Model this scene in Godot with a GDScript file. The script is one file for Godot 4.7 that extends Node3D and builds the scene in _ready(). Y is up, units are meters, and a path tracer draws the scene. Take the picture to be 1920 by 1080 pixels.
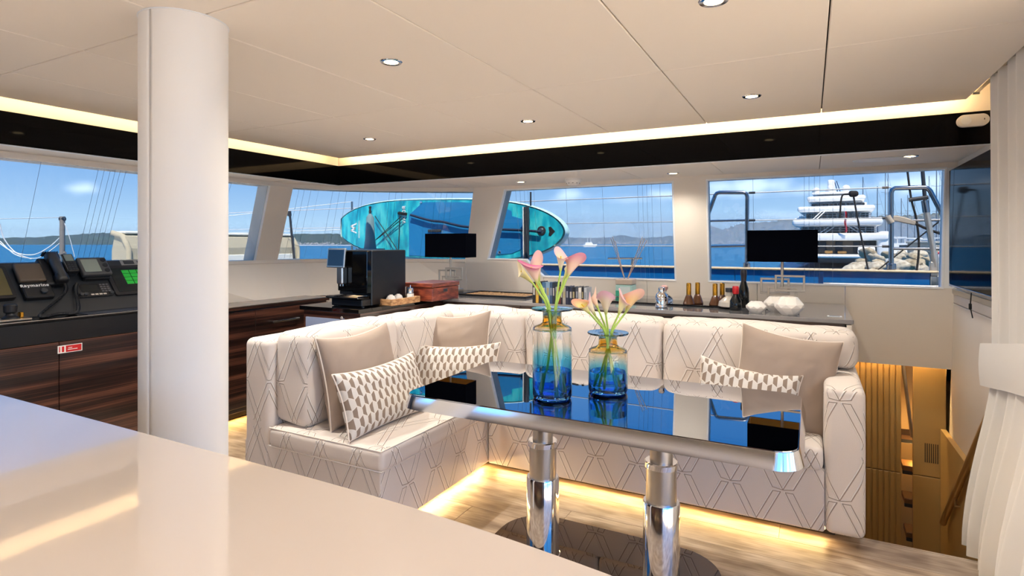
extends Node3D
# A saloon of a sailing catamaran, looking forward over the galley counter to the dinette and the starboard windows.
# Room axes: a = world x (aft is +), b = -world z (to starboard is +), h = world y, floor at h = 0.

const F := 1065.0          # focal length in pixels of the 1920 x 1080 frame
const EYE := 1.35
const TH := 0.48408        # camera yaw
const HY := 457.0          # row of the horizon
const WARM := Color(1.0, 0.97, 0.92)

var mats := {}
var rng := RandomNumberGenerator.new()
var taken := {}

# ---------------------------------------------------------------- placing
func V(a: float, b: float, h: float) -> Vector3:
	return Vector3(a, h, -b)

func ray(x: float, y: float) -> Vector3:
	var fwd := Vector3(-sin(TH), 0, -cos(TH))
	var right := Vector3(cos(TH), 0, -sin(TH))
	return fwd + right * ((x - 960.0) / F) + Vector3.UP * ((HY - y) / F)

func at_d(x: float, y: float, d: float) -> Vector3:
	return Vector3(0, EYE, 0) + ray(x, y) * d

func at_b(x: float, y: float, b: float) -> Vector3:
	var r := ray(x, y)
	return Vector3(0, EYE, 0) + r * (b / -r.z)

func at_a(x: float, y: float, a: float) -> Vector3:
	var r := ray(x, y)
	return Vector3(0, EYE, 0) + r * (a / r.x)

func at_h(x: float, y: float, h: float) -> Vector3:
	var r := ray(x, y)
	return Vector3(0, EYE, 0) + r * ((h - EYE) / r.y)

func at_plane(x: float, y: float, p: Vector3, n: Vector3) -> Vector3:
	var r := ray(x, y)
	var o := Vector3(0, EYE, 0)
	return o + r * ((p - o).dot(n) / r.dot(n))

# ---------------------------------------------------------------- nodes
func numbered(called: String) -> String:
	if not taken.has(called):
		taken[called] = 0
		return called
	taken[called] += 1
	return "%s_%03d" % [called, taken[called]]

func thing(called: String, label: String, category: String, pos: Vector3 = Vector3.ZERO, group: String = "", turn: float = 0.0) -> Node3D:
	var o := Node3D.new()
	o.name = numbered(called)
	add_child(o)
	o.position = pos
	o.rotation.y = turn
	o.set_meta("label", label)
	o.set_meta("category", category)
	if group != "":
		o.set_meta("group", group)
	return o

func struct(called: String) -> Node3D:
	var o := Node3D.new()
	o.name = numbered(called)
	add_child(o)
	o.set_meta("kind", "structure")
	return o

func one(called: String, label: String, category: String, mesh: Mesh, m: Material, pos: Vector3, group: String = "", rot: Vector3 = Vector3.ZERO) -> MeshInstance3D:
	var o := MeshInstance3D.new()
	o.name = numbered(called)
	o.mesh = mesh
	o.material_override = m
	add_child(o)
	o.position = pos
	o.rotation = rot
	o.set_meta("label", label)
	o.set_meta("category", category)
	if group != "":
		o.set_meta("group", group)
	return o

func part(parent: Node3D, called: String, mesh: Mesh, m: Material, pos: Vector3 = Vector3.ZERO, rot: Vector3 = Vector3.ZERO) -> MeshInstance3D:
	var o := MeshInstance3D.new()
	o.name = called
	o.mesh = mesh
	o.material_override = m
	parent.add_child(o, true)
	o.position = pos
	o.rotation = rot
	return o

func copy_of(o: Node3D, pos: Vector3, turn: float, label: String = "") -> Node3D:
	var c: Node3D = o.duplicate()
	c.name = numbered(o.name.rstrip("_0123456789"))
	add_child(c)
	c.position = pos
	c.rotation.y = turn
	if label != "":
		c.set_meta("label", label)
	return c

func wpos(n: Node) -> Vector3:
	var p := Vector3.ZERO
	while n != self and n is Node3D:
		p += (n as Node3D).position
		n = n.get_parent()
	return p

# a chamfered box between room coordinates (for parents that are not turned)
func abh(parent: Node3D, called: String, m: Material, a0: float, a1: float, b0: float, b1: float, h0: float, h1: float, bev: float = 0.002) -> MeshInstance3D:
	var c := V((a0 + a1) / 2, (b0 + b1) / 2, (h0 + h1) / 2)
	var s := Vector3(absf(a1 - a0), absf(h1 - h0), absf(b1 - b0))
	return part(parent, called, cbox(s, minf(bev, minf(s.x, minf(s.y, s.z)) * 0.3)), m, c - wpos(parent))

# ---------------------------------------------------------------- meshes
var box_cache := {}

func T3(st: SurfaceTool, a: Vector3, b: Vector3, c: Vector3) -> void:   # counter-clockwise from outside
	st.add_vertex(a); st.add_vertex(c); st.add_vertex(b)

func TU(st: SurfaceTool, a: Vector3, b: Vector3, c: Vector3, ua: Vector2, ub: Vector2, uc: Vector2) -> void:
	st.set_uv(ua); st.add_vertex(a); st.set_uv(uc); st.add_vertex(c); st.set_uv(ub); st.add_vertex(b)

func begin(smooth: bool = false) -> SurfaceTool:
	var st := SurfaceTool.new()
	st.begin(Mesh.PRIMITIVE_TRIANGLES)
	st.set_smooth_group(0 if smooth else -1)
	return st

func done(st: SurfaceTool) -> ArrayMesh:
	st.generate_normals()
	st.index()
	return st.commit()

func out_tri(st: SurfaceTool, a: Vector3, b: Vector3, c: Vector3, from: Vector3) -> void:
	var n := (b - a).cross(c - a)
	if n.dot((a + b + c) / 3.0 - from) >= 0.0:
		T3(st, a, b, c)
	else:
		T3(st, a, c, b)

func out_quad(st: SurfaceTool, a: Vector3, b: Vector3, c: Vector3, d: Vector3, from: Vector3) -> void:
	out_tri(st, a, b, c, from)
	out_tri(st, a, c, d, from)

func cbox_into(st: SurfaceTool, s: Vector3, bev: float, at: Transform3D) -> void:
	var h := s / 2.0
	var o := at.origin
	var P := func(sx: float, sy: float, sz: float, ax: int) -> Vector3:
		var p := Vector3(sx * (h.x - bev), sy * (h.y - bev), sz * (h.z - bev))
		p[ax] = [sx, sy, sz][ax] * h[ax]
		return at * p
	for s1 in [-1.0, 1.0]:
		out_quad(st, P.call(s1, -1.0, -1.0, 0), P.call(s1, 1.0, -1.0, 0), P.call(s1, 1.0, 1.0, 0), P.call(s1, -1.0, 1.0, 0), o)
		out_quad(st, P.call(-1.0, s1, -1.0, 1), P.call(1.0, s1, -1.0, 1), P.call(1.0, s1, 1.0, 1), P.call(-1.0, s1, 1.0, 1), o)
		out_quad(st, P.call(-1.0, -1.0, s1, 2), P.call(1.0, -1.0, s1, 2), P.call(1.0, 1.0, s1, 2), P.call(-1.0, 1.0, s1, 2), o)
	if bev <= 0.0:
		return
	for s1 in [-1.0, 1.0]:
		for s2 in [-1.0, 1.0]:
			out_quad(st, P.call(s1, s2, -1.0, 0), P.call(s1, s2, 1.0, 0), P.call(s1, s2, 1.0, 1), P.call(s1, s2, -1.0, 1), o)
			out_quad(st, P.call(s1, -1.0, s2, 0), P.call(s1, 1.0, s2, 0), P.call(s1, 1.0, s2, 2), P.call(s1, -1.0, s2, 2), o)
			out_quad(st, P.call(-1.0, s1, s2, 1), P.call(1.0, s1, s2, 1), P.call(1.0, s1, s2, 2), P.call(-1.0, s1, s2, 2), o)
			for s3 in [-1.0, 1.0]:
				out_tri(st, P.call(s1, s2, s3, 0), P.call(s1, s2, s3, 1), P.call(s1, s2, s3, 2), o)

func cbox(s: Vector3, bev: float = 0.002) -> ArrayMesh:
	var key := "%.4f %.4f %.4f %.4f" % [s.x, s.y, s.z, bev]
	if not box_cache.has(key):
		var st := begin()
		cbox_into(st, s, bev, Transform3D())
		box_cache[key] = done(st)
	return box_cache[key]

# softly rounded box; puff swells its faces; uv in metres from the given origin
func rbox(s: Vector3, r: float, core: int = 4, arc: int = 4, puff: Vector3 = Vector3.ZERO, uv0: Vector3 = Vector3.ZERO, ripple: float = 0.0) -> ArrayMesh:
	var h := s / 2.0
	var co := []
	for ax in 3:
		var l := []
		for i in arc:
			l.append(-h[ax] + r * float(i) / arc)
		for i in core + 1:
			l.append(lerpf(-h[ax] + r, h[ax] - r, float(i) / core))
		for i in arc:
			l.append(h[ax] - r * (1.0 - float(i + 1) / arc))
		l[0] = -h[ax]
		l[l.size() - 1] = h[ax]
		co.append(l)
	var noise := FastNoiseLite.new()
	noise.seed = 5
	noise.frequency = 3.5
	var pos := func(q: Vector3) -> Vector3:
		var c := q.clamp(-h + Vector3.ONE * r, h - Vector3.ONE * r)
		var p := c + (q - c).normalized() * r if (q - c).length() > 1e-9 else q
		var n := Vector3(p.x / h.x, p.y / h.y, p.z / h.z)
		var w := Vector3((1 - n.y * n.y) * (1 - n.z * n.z), (1 - n.x * n.x) * (1 - n.z * n.z), (1 - n.x * n.x) * (1 - n.y * n.y))
		p += Vector3(n.x * puff.x * w.x, n.y * puff.y * w.y, n.z * puff.z * w.z)
		if ripple > 0.0:
			var g := noise.get_noise_3d(p.x * 1.0 + uv0.x, p.y + uv0.y, p.z + uv0.z)
			p += n * g * ripple
		return p.snapped(Vector3.ONE * 1e-6)
	var st := begin(true)
	for ax in 3:
		var u := (ax + 1) % 3
		var v := (ax + 2) % 3
		for sg in [-1.0, 1.0]:
			for i in co[u].size() - 1:
				for j in co[v].size() - 1:
					var q := []
					var uv := []
					for k in [[0, 0], [1, 0], [1, 1], [0, 1]]:
						var t := Vector3.ZERO
						t[ax] = sg * h[ax]
						t[u] = co[u][i + k[0]]
						t[v] = co[v][j + k[1]]
						q.append(pos.call(t))
						var w := t + uv0
						uv.append([Vector2(w.z, w.y), Vector2(w.x, w.z), Vector2(w.x, w.y)][ax])
					if sg > 0:
						TU(st, q[0], q[1], q[2], uv[0], uv[1], uv[2]); TU(st, q[0], q[2], q[3], uv[0], uv[2], uv[3])
					else:
						TU(st, q[0], q[2], q[1], uv[0], uv[2], uv[1]); TU(st, q[0], q[3], q[2], uv[0], uv[3], uv[2])
	return done(st)

# profile of (radius, height) turned round y; corners sharper than 40 degrees stay sharp
func lathe_into(st: SurfaceTool, prof: Array, seg: int, tint: Array = [], at: Transform3D = Transform3D(), keep: bool = false) -> void:
	var grp := 0
	for i in prof.size() - 1:
		if i > 0 and not keep:
			var d0: Vector2 = (prof[i] - prof[i - 1]).normalized()
			var d1: Vector2 = (prof[i + 1] - prof[i]).normalized()
			if d0.dot(d1) < 0.77:
				grp += 1
		st.set_smooth_group(grp)
		for j in seg:
			var t0 := TAU * j / seg
			var t1 := TAU * ((j + 1) % seg) / seg
			var A: Vector3 = at * Vector3(prof[i].x * cos(t1), prof[i].y, prof[i].x * sin(t1))
			var B: Vector3 = at * Vector3(prof[i].x * cos(t0), prof[i].y, prof[i].x * sin(t0))
			var C: Vector3 = at * Vector3(prof[i + 1].x * cos(t0), prof[i + 1].y, prof[i + 1].x * sin(t0))
			var D: Vector3 = at * Vector3(prof[i + 1].x * cos(t1), prof[i + 1].y, prof[i + 1].x * sin(t1))
			var lo := Vector2(float(j) / seg, float(i))
			if tint.size():
				for e in [[A, i], [C, i + 1], [B, i], [A, i], [D, i + 1], [C, i + 1]]:
					st.set_color(tint[e[1]])
					st.add_vertex(e[0])
			else:
				T3(st, A, B, C)
				T3(st, A, C, D)

func lathe(prof: Array, seg: int = 24, tint: Array = []) -> ArrayMesh:
	var st := begin(true)
	lathe_into(st, prof, seg, tint)
	return done(st)

func cyl(r: float, h: float, seg: int = 20, bev: float = 0.0) -> ArrayMesh:     # base at y = 0
	if bev > 0.0:
		return lathe([Vector2(0, 0), Vector2(r - bev, 0), Vector2(r, bev), Vector2(r, h - bev), Vector2(r - bev, h), Vector2(0, h)], seg)
	return lathe([Vector2(0, 0), Vector2(r, 0), Vector2(r, h), Vector2(0, h)], seg)

# outline in x, y drawn out along z from -d/2 to d/2
func prism(poly: PackedVector2Array, d: float, smooth: bool = false) -> ArrayMesh:
	var st := begin()
	prism_into(st, poly, d, Transform3D(), smooth)
	return done(st)

func prism_into(st: SurfaceTool, poly: PackedVector2Array, d: float, at: Transform3D, smooth: bool = false) -> void:
	if Geometry2D.is_polygon_clockwise(poly):
		poly.reverse()
	var k := Geometry2D.triangulate_polygon(poly)
	st.set_smooth_group(-1)
	for i in range(0, k.size(), 3):
		var p := [poly[k[i]], poly[k[i + 1]], poly[k[i + 2]]]
		if (p[1] - p[0]).cross(p[2] - p[0]) < 0:
			p = [p[0], p[2], p[1]]
		TU(st, at * Vector3(p[0].x, p[0].y, d / 2), at * Vector3(p[1].x, p[1].y, d / 2), at * Vector3(p[2].x, p[2].y, d / 2), p[0], p[1], p[2])
		TU(st, at * Vector3(p[0].x, p[0].y, -d / 2), at * Vector3(p[2].x, p[2].y, -d / 2), at * Vector3(p[1].x, p[1].y, -d / 2), p[0], p[2], p[1])
	if smooth:
		st.set_smooth_group(1)
	for i in poly.size():
		var a := poly[i]
		var b := poly[(i + 1) % poly.size()]
		st.set_uv(Vector2.ZERO)
		T3(st, at * Vector3(a.x, a.y, -d / 2), at * Vector3(b.x, b.y, -d / 2), at * Vector3(b.x, b.y, d / 2))
		T3(st, at * Vector3(a.x, a.y, -d / 2), at * Vector3(b.x, b.y, d / 2), at * Vector3(a.x, a.y, d / 2))

func round_rect(w: float, h: float, r: float, n: int = 6) -> PackedVector2Array:
	var p := PackedVector2Array()
	for c in 4:
		var o := Vector2([1, -1, -1, 1][c] * (w / 2 - r), [1, 1, -1, -1][c] * (h / 2 - r))
		for i in n + 1:
			var t := PI / 2 * c + PI / 2 * i / n
			p.append(o + Vector2(cos(t), sin(t)) * r)
	return p

func smooth_path(pts: Array, per: int = 6) -> Array:
	var out := []
	for i in pts.size() - 1:
		var p0: Vector3 = pts[maxi(i - 1, 0)]
		var p3: Vector3 = pts[mini(i + 2, pts.size() - 1)]
		for k in per:
			out.append((pts[i] as Vector3).cubic_interpolate(pts[i + 1], p0, p3, float(k) / per))
	out.append(pts[pts.size() - 1])
	return out

func tube_into(st: SurfaceTool, pts: Array, r0: float, r1: float = -1.0, sides: int = 8, caps: bool = true) -> void:
	if r1 < 0:
		r1 = r0
	var n := pts.size()
	var up := Vector3.UP
	var rings := []
	for i in n:
		var d: Vector3 = (pts[mini(i + 1, n - 1)] - pts[maxi(i - 1, 0)]).normalized()
		if i == 0:
			up = Vector3.RIGHT if absf(d.y) > 0.9 else Vector3.UP
		var x := d.cross(up).normalized()
		up = x.cross(d).normalized()
		var r := lerpf(r0, r1, float(i) / maxi(n - 1, 1))
		var ring := []
		for j in sides:
			var t := TAU * j / sides
			ring.append(pts[i] + (x * cos(t) + up * sin(t)) * r)
		rings.append(ring)
	st.set_smooth_group(0)
	for i in n - 1:
		for j in sides:
			var k := (j + 1) % sides
			T3(st, rings[i][j], rings[i + 1][k], rings[i + 1][j])
			T3(st, rings[i][j], rings[i][k], rings[i + 1][k])
	if caps:
		st.set_smooth_group(-1)
		for j in sides:
			T3(st, pts[0], rings[0][(j + 1) % sides], rings[0][j])
			T3(st, pts[n - 1], rings[n - 1][j], rings[n - 1][(j + 1) % sides])

func tube(pts: Array, r0: float, r1: float = -1.0, sides: int = 8) -> ArrayMesh:
	var st := begin(true)
	tube_into(st, pts, r0, r1, sides)
	return done(st)

# solid between two polygons of equal size (inner seen from the room, outer behind)
func slab(inner: Array, outer: Array) -> ArrayMesh:
	var st := begin()
	slab_into(st, inner, outer)
	return done(st)

func slab_into(st: SurfaceTool, inner: Array, outer: Array) -> void:
	var c := Vector3.ZERO
	for p in inner: c += p
	for p in outer: c += p
	c /= inner.size() * 2
	for i in range(1, inner.size() - 1):
		out_tri(st, inner[0], inner[i], inner[i + 1], c)
		out_tri(st, outer[0], outer[i], outer[i + 1], c)
	for i in inner.size():
		var j := (i + 1) % inner.size()
		out_quad(st, inner[i], inner[j], outer[j], outer[i], c)

func sheet(fn: Callable, nu: int, nv: int, su: float = 1.0, sv: float = 1.0) -> ArrayMesh:
	var st := begin(true)
	var p := []
	for i in nu + 1:
		var row := []
		for j in nv + 1:
			row.append((fn.call(float(i) / nu, float(j) / nv) as Vector3).snapped(Vector3.ONE * 1e-6))
		p.append(row)
	for i in nu:
		for j in nv:
			var uv := func(a: int, b: int) -> Vector2: return Vector2(su * a / nu, sv * b / nv)
			TU(st, p[i][j], p[i + 1][j], p[i + 1][j + 1], uv.call(i, j), uv.call(i + 1, j), uv.call(i + 1, j + 1))
			TU(st, p[i][j], p[i + 1][j + 1], p[i][j + 1], uv.call(i, j), uv.call(i + 1, j + 1), uv.call(i, j + 1))
	return done(st)

func lettering(text: String, size: float, depth: float = 0.001, bold: bool = false) -> TextMesh:
	var f := SystemFont.new()
	f.font_names = PackedStringArray(["Droid Sans"])
	if bold:
		f.font_weight = 700
	var t := TextMesh.new()
	t.text = text
	t.font = f
	t.font_size = 32
	t.pixel_size = size / 32.0
	t.depth = depth
	return t

# ---------------------------------------------------------------- materials
func M(key: String, r: int = 128, g: int = 128, b: int = 128, rough: float = 0.6, metal: float = 0.0) -> StandardMaterial3D:
	if mats.has(key):
		return mats[key]
	var m := StandardMaterial3D.new()
	m.resource_name = key
	m.albedo_color = Color8(r, g, b)
	m.roughness = rough
	m.metallic = metal
	mats[key] = m
	return m

func glow(key: String, c: Color, e: float) -> StandardMaterial3D:
	var m := M(key, 255, 240, 215, 0.5)
	m.emission_enabled = true
	m.emission = c
	m.emission_energy_multiplier = e
	return m

func noise_tex(sd: int, freq: float, ramp: Array, w: int = 512, h: int = 512, kind: int = FastNoiseLite.TYPE_SIMPLEX_SMOOTH, oct: int = 4) -> NoiseTexture2D:
	var n := FastNoiseLite.new()
	n.seed = sd
	n.frequency = freq
	n.noise_type = kind
	n.fractal_octaves = oct
	var t := NoiseTexture2D.new()
	t.width = w
	t.height = h
	t.seamless = true
	t.noise = n
	if ramp.size():
		var g := Gradient.new()
		g.offsets = PackedFloat32Array(ramp.map(func(e): return e[0]))
		g.colors = PackedColorArray(ramp.map(func(e): return e[1]))
		t.color_ramp = g
	return t

func grain_image(sd: int, w: int, h: int, stretch: float, stops: Array, fine: float) -> ImageTexture:
	# streaks that run along u; stops are colours from dark to light
	var n := FastNoiseLite.new()
	n.seed = sd
	n.frequency = 1.0
	n.fractal_octaves = 3
	var n2 := FastNoiseLite.new()
	n2.seed = sd + 9
	n2.frequency = 1.0
	n2.fractal_octaves = 2
	var g := Gradient.new()
	g.offsets = PackedFloat32Array(stops.map(func(e): return e[0]))
	g.colors = PackedColorArray(stops.map(func(e): return e[1]))
	var im := Image.create(w, h, false, Image.FORMAT_RGB8)
	for y in h:
		for x in w:
			var a := TAU * x / w
			var cx := cos(a) * stretch
			var cy := sin(a) * stretch
			var v := n.get_noise_3d(cx, cy, y * 9.0 / h) * 0.75
			v += n2.get_noise_3d(cx * 1.5, cy * 1.5, y * 80.0 / h) * fine
			im.set_pixel(x, y, g.sample(clampf(0.5 + v, 0, 1)))
	return ImageTexture.create_from_image(im)

func seg_d(p: Vector2, a: Vector2, b: Vector2) -> float:
	var ab := b - a
	var t := clampf((p - a).dot(ab) / ab.length_squared(), 0, 1)
	return (p - a - ab * t).length()

func sofa_textures() -> Array:
	# embroidered lattice, one tile is 0.226 x 0.44 m
	var W := 0.226
	var H := 0.44
	var nw := 192
	var nh := 384
	var L := []
	for s in [-1.0, 1.0]:
		var c := W / 2
		L.append([Vector2(c + s * 0.010, 0.232), Vector2(c + s * 0.113, 0.44)])
		L.append([Vector2(c + s * 0.042, 0.232), Vector2(c + s * 0.139, 0.425)])
		L.append([Vector2(c + s * 0.010, 0.232), Vector2(c + s * 0.042, 0.232)])
		L.append([Vector2(c, 0.222), Vector2(c + s * 0.113, 0.0)])
		L.append([Vector2(c + s * 0.044, 0.215), Vector2(c + s * 0.140, 0.02)])
		L.append([Vector2(c, 0.222), Vector2(c + s * 0.044, 0.215)])
	var im := Image.create(nw, nh, false, Image.FORMAT_RGB8)
	var bump := Image.create(nw, nh, false, Image.FORMAT_RGB8)
	var base := Color8(229, 218, 209)
	var line := Color8(156, 138, 124)
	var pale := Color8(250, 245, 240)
	var n := FastNoiseLite.new()
	n.seed = 3
	n.frequency = 0.35
	for y in nh:
		for x in nw:
			var p := Vector2((x + 0.5) / nw * W, (nh - y - 0.5) / nh * H)
			var d := 1.0
			var e := 1.0
			for k in [-1, 0, 1]:
				for l in L:
					var o := Vector2(k * W, 0)
					d = minf(d, seg_d(p - o, l[0], l[1]))
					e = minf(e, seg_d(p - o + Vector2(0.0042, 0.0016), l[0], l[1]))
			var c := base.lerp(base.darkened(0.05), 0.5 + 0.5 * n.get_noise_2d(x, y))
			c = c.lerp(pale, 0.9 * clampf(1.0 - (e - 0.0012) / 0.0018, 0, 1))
			c = c.lerp(line, clampf(1.0 - (d - 0.0011) / 0.0012, 0, 1))
			im.set_pixel(x, y, c)
			var hgt := clampf(1.0 - e / 0.004, 0, 1) * 0.6 + 0.3 - 0.3 * clampf(1.0 - d / 0.002, 0, 1)
			bump.set_pixel(x, y, Color(hgt, hgt, hgt))
	return [ImageTexture.create_from_image(im), ImageTexture.create_from_image(bump)]

func hexagon_texture() -> ImageTexture:
	# tall hexagons in rows, each half taupe and half off-white, on a cream ground
	var nw := 128
	var nh := 192
	var im := Image.create(nw, nh, false, Image.FORMAT_RGB8)
	var n := FastNoiseLite.new()
	n.seed = 8
	n.frequency = 0.2
	for y in nh:
		for x in nw:
			var best := 9.0
			var bx := 0.0
			for c in [Vector2(0, 0), Vector2(1, 0), Vector2(0, 1), Vector2(1, 1), Vector2(0.5, 0.5)]:
				var q := Vector2((x + 0.5) / nw - c.x, (y + 0.5) / nh - c.y)
				var d := maxf(absf(q.x) / 0.5, (absf(q.y) + absf(q.x) * 0.34) / 0.3350)
				if d < best:
					best = d
					bx = q.x
			var c := Color8(232, 226, 218)
			if best < 0.93:
				c = Color8(150, 132, 117) if bx < -0.02 else Color8(224, 219, 213)
			c = c.darkened(0.05 + 0.05 * n.get_noise_2d(x, y))
			im.set_pixel(x, y, c)
	return ImageTexture.create_from_image(im)

func make_materials() -> void:
	var st := sofa_textures()
	var so := M("sofa_fabric", 255, 255, 255, 0.85)
	so.albedo_texture = st[0]
	so.heightmap_enabled = true
	so.heightmap_texture = st[1]
	so.heightmap_scale = 0.4
	so.uv1_scale = Vector3(1 / 0.226, 1 / 0.44, 1)
	so.rim_enabled = true
	so.rim = 0.25
	var hx := M("hexagon_fabric", 255, 255, 255, 0.9)
	hx.albedo_texture = hexagon_texture()
	var tp := M("taupe_fabric", 164, 146, 132, 0.75)
	tp.rim_enabled = true
	tp.rim = 0.5
	M("piping", 236, 224, 212, 0.8)
	M("cream", 236, 226, 213, 0.6)            # padded wall panels
	M("ceiling_cream", 240, 231, 219, 0.7)
	M("column_paint", 240, 236, 230, 0.45)
	M("white_paint", 240, 241, 242, 0.35)
	M("dark_gap", 60, 52, 45, 0.9)
	M("black_gloss", 8, 8, 10, 0.04)
	M("black_glass", 7, 7, 9, 0.05).metallic_specular = 0.22
	M("black_satin", 13, 14, 18, 0.35)
	M("black_plastic", 26, 26, 29, 0.45)
	M("charcoal", 52, 54, 58, 0.4)
	M("chrome", 225, 225, 228, 0.08, 1.0)
	M("brushed", 190, 186, 180, 0.28, 1.0)
	M("steel_tube", 158, 158, 160, 0.22, 1.0)
	M("aged_silver", 196, 186, 172, 0.32, 0.7)
	M("gold", 214, 160, 60, 0.25, 1.0)
	M("brass", 206, 176, 128, 0.3, 0.7)
	M("table_mirror", 176, 178, 184, 0.012, 1.0)
	M("plate_mirror", 140, 132, 124, 0.03, 1.0)
	var ct := M("counter_quartz", 224, 213, 201, 0.10)
	ct.clearcoat_enabled = true
	ct.clearcoat = 1.0
	ct.clearcoat_roughness = 0.03
	var sb := M("sideboard_stone", 132, 130, 132, 0.09)
	sb.clearcoat_enabled = true
	sb.clearcoat = 0.8
	sb.clearcoat_roughness = 0.03
	var wd := M("ebony", 255, 255, 255, 0.3)
	wd.albedo_texture = grain_image(21, 384, 512, 0.16, [[0.0, Color8(22, 12, 10)], [0.42, Color8(44, 25, 20)], [0.64, Color8(72, 42, 33)], [1.0, Color8(104, 66, 50)]], 0.55)
	wd.uv1_triplanar = true
	wd.uv1_world_triplanar = true
	wd.uv1_scale = Vector3(0.55, 1.6, 0.55)
	wd.clearcoat_enabled = true
	wd.clearcoat = 0.7
	wd.clearcoat_roughness = 0.06
	for k in 4:
		var fl := M("oak_%d" % k, 255, 255, 255, 0.42)
		fl.albedo_texture = mats["oak_0"].albedo_texture if k else grain_image(33, 512, 256, 0.8, [[0.0, Color8(146, 128, 110)], [0.35, Color8(174, 156, 136)], [0.7, Color8(200, 184, 164)], [1.0, Color8(216, 202, 184)]], 0.35)
		fl.albedo_color = [Color8(255, 255, 255), Color8(246, 243, 240), Color8(236, 233, 232), Color8(250, 244, 236)][k]
		fl.uv1_triplanar = true
		fl.uv1_world_triplanar = true
		fl.uv1_scale = Vector3(0.7, 0.7, 1.1)
		fl.uv1_offset = Vector3(0.23 * k, 0.1 * k, 0.37 * k)
	var mh := M("mahogany", 255, 255, 255, 0.2)
	mh.albedo_texture = grain_image(41, 256, 128, 0.7, [[0.0, Color8(84, 30, 18)], [0.5, Color8(124, 52, 32)], [1.0, Color8(158, 80, 50)]], 0.3)
	mh.uv1_triplanar = true
	mh.uv1_scale = Vector3(2, 3, 2)
	mh.clearcoat_enabled = true
	mh.clearcoat = 0.8
	var tw := M("acacia", 255, 255, 255, 0.5)
	tw.albedo_texture = grain_image(51, 256, 128, 0.9, [[0.0, Color8(126, 88, 56)], [0.5, Color8(172, 130, 88)], [1.0, Color8(206, 168, 122)]], 0.4)
	tw.uv1_triplanar = true
	tw.uv1_scale = Vector3(3, 4, 3)
	M("tv_screen", 7, 8, 10, 0.06).metallic_specular = 0.09
	var tk := M("teak", 214, 190, 156, 0.6)
	M("bronze_panel", 198, 166, 108, 0.4, 0.1)
	M("bulwark_blue", 4, 100, 172, 0.3)
	M("gelcoat", 240, 240, 238, 0.25)
	M("canvas_beige", 178, 170, 148, 0.85)
	M("canvas_pale", 226, 228, 220, 0.8)
	M("rope_black", 24, 24, 26, 0.8)
	M("wire", 206, 208, 210, 0.4, 0.1)
	M("porcelain", 236, 232, 226, 0.4)
	M("linen_shade", 4, 5, 12, 0.95).metallic_specular = 0.12
	M("shade_gold", 206, 164, 92, 0.4, 0.6)
	var cu := M("curtain", 244, 240, 234, 0.9)
	cu.backlight_enabled = true
	cu.backlight = Color(0.4, 0.39, 0.37)
	var gl := M("pane", 240, 248, 250, 0.0)
	gl.transparency = BaseMaterial3D.TRANSPARENCY_ALPHA
	gl.albedo_color = Color(0.01, 0.012, 0.015, 0.49)      # safety glass; grey tint added to dim the outdoors against the room
	gl.metallic_specular = 0.35
	var dg := M("door_glass", 240, 248, 250, 0.0)
	dg.transparency = BaseMaterial3D.TRANSPARENCY_ALPHA
	dg.albedo_color = Color(0.9, 0.95, 0.97, 0.02)
	var cg := M("clear_glass", 255, 255, 255, 0.0)
	cg.refraction_enabled = true
	cg.refraction_scale = 0.05
	cg.albedo_color = Color(1, 1, 1, 0.0)
	var vg := M("vase_glass", 255, 255, 255, 0.0)
	vg.refraction_enabled = true
	vg.refraction_scale = 0.05
	vg.albedo_color = Color(1, 1, 1, 0.0)
	vg.vertex_color_use_as_albedo = true
	var wt := M("water", 255, 255, 255, 0.0)
	wt.refraction_enabled = true
	wt.refraction_scale = 0.033
	wt.albedo_color = Color(0.97, 1, 1, 0.0)
	glow("led_warm", Color(1.0, 0.86, 0.62), 1.6)
	glow("bulb", Color(1.0, 0.88, 0.66), 6.0)

# ---------------------------------------------------------------- camera, sky, sun
func make_view() -> void:
	var cam := Camera3D.new()
	cam.name = "camera"
	cam.projection = Camera3D.PROJECTION_FRUSTUM
	cam.near = 0.05
	cam.far = 20000.0
	cam.size = 2.0 * 0.05 * 540.0 / F
	cam.frustum_offset = Vector2(0, -(540.0 - HY) / F * 0.05)
	cam.position = Vector3(0, EYE, 0)
	cam.rotation.y = TH
	add_child(cam)
	cam.current = true
	var sky := ProceduralSkyMaterial.new()
	sky.sky_top_color = Color8(34, 124, 206)
	sky.sky_horizon_color = Color8(184, 216, 236)
	sky.sky_curve = 0.075
	sky.ground_bottom_color = Color8(70, 118, 150)
	sky.ground_horizon_color = Color8(150, 186, 206)
	sky.sun_angle_max = 1.0
	sky.sky_cover = cloud_texture()
	var e := Environment.new()
	e.background_mode = Environment.BG_SKY
	e.sky = Sky.new()
	e.sky.sky_material = sky
	e.background_energy_multiplier = 3.1
	e.tonemap_mode = Environment.TONE_MAPPER_LINEAR
	e.tonemap_exposure = 1.6
	e.volumetric_fog_enabled = true      # carries the haze banks far out at sea
	e.volumetric_fog_density = 0.0
	e.sdfgi_enabled = true
	e.ssao_enabled = true
	e.ssil_enabled = true
	var w := WorldEnvironment.new()
	w.name = "world"
	w.environment = e
	add_child(w)
	var sun := DirectionalLight3D.new()
	sun.name = "sun"
	sun.light_energy = 4.4
	sun.light_color = Color(1.0, 0.96, 0.88)
	sun.light_angular_distance = 0.6
	sun.shadow_enabled = true
	add_child(sun)
	sun.look_at_from_position(V(0.38, -0.52, 1.15) * 10.0, Vector3.ZERO, Vector3.UP)

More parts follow.
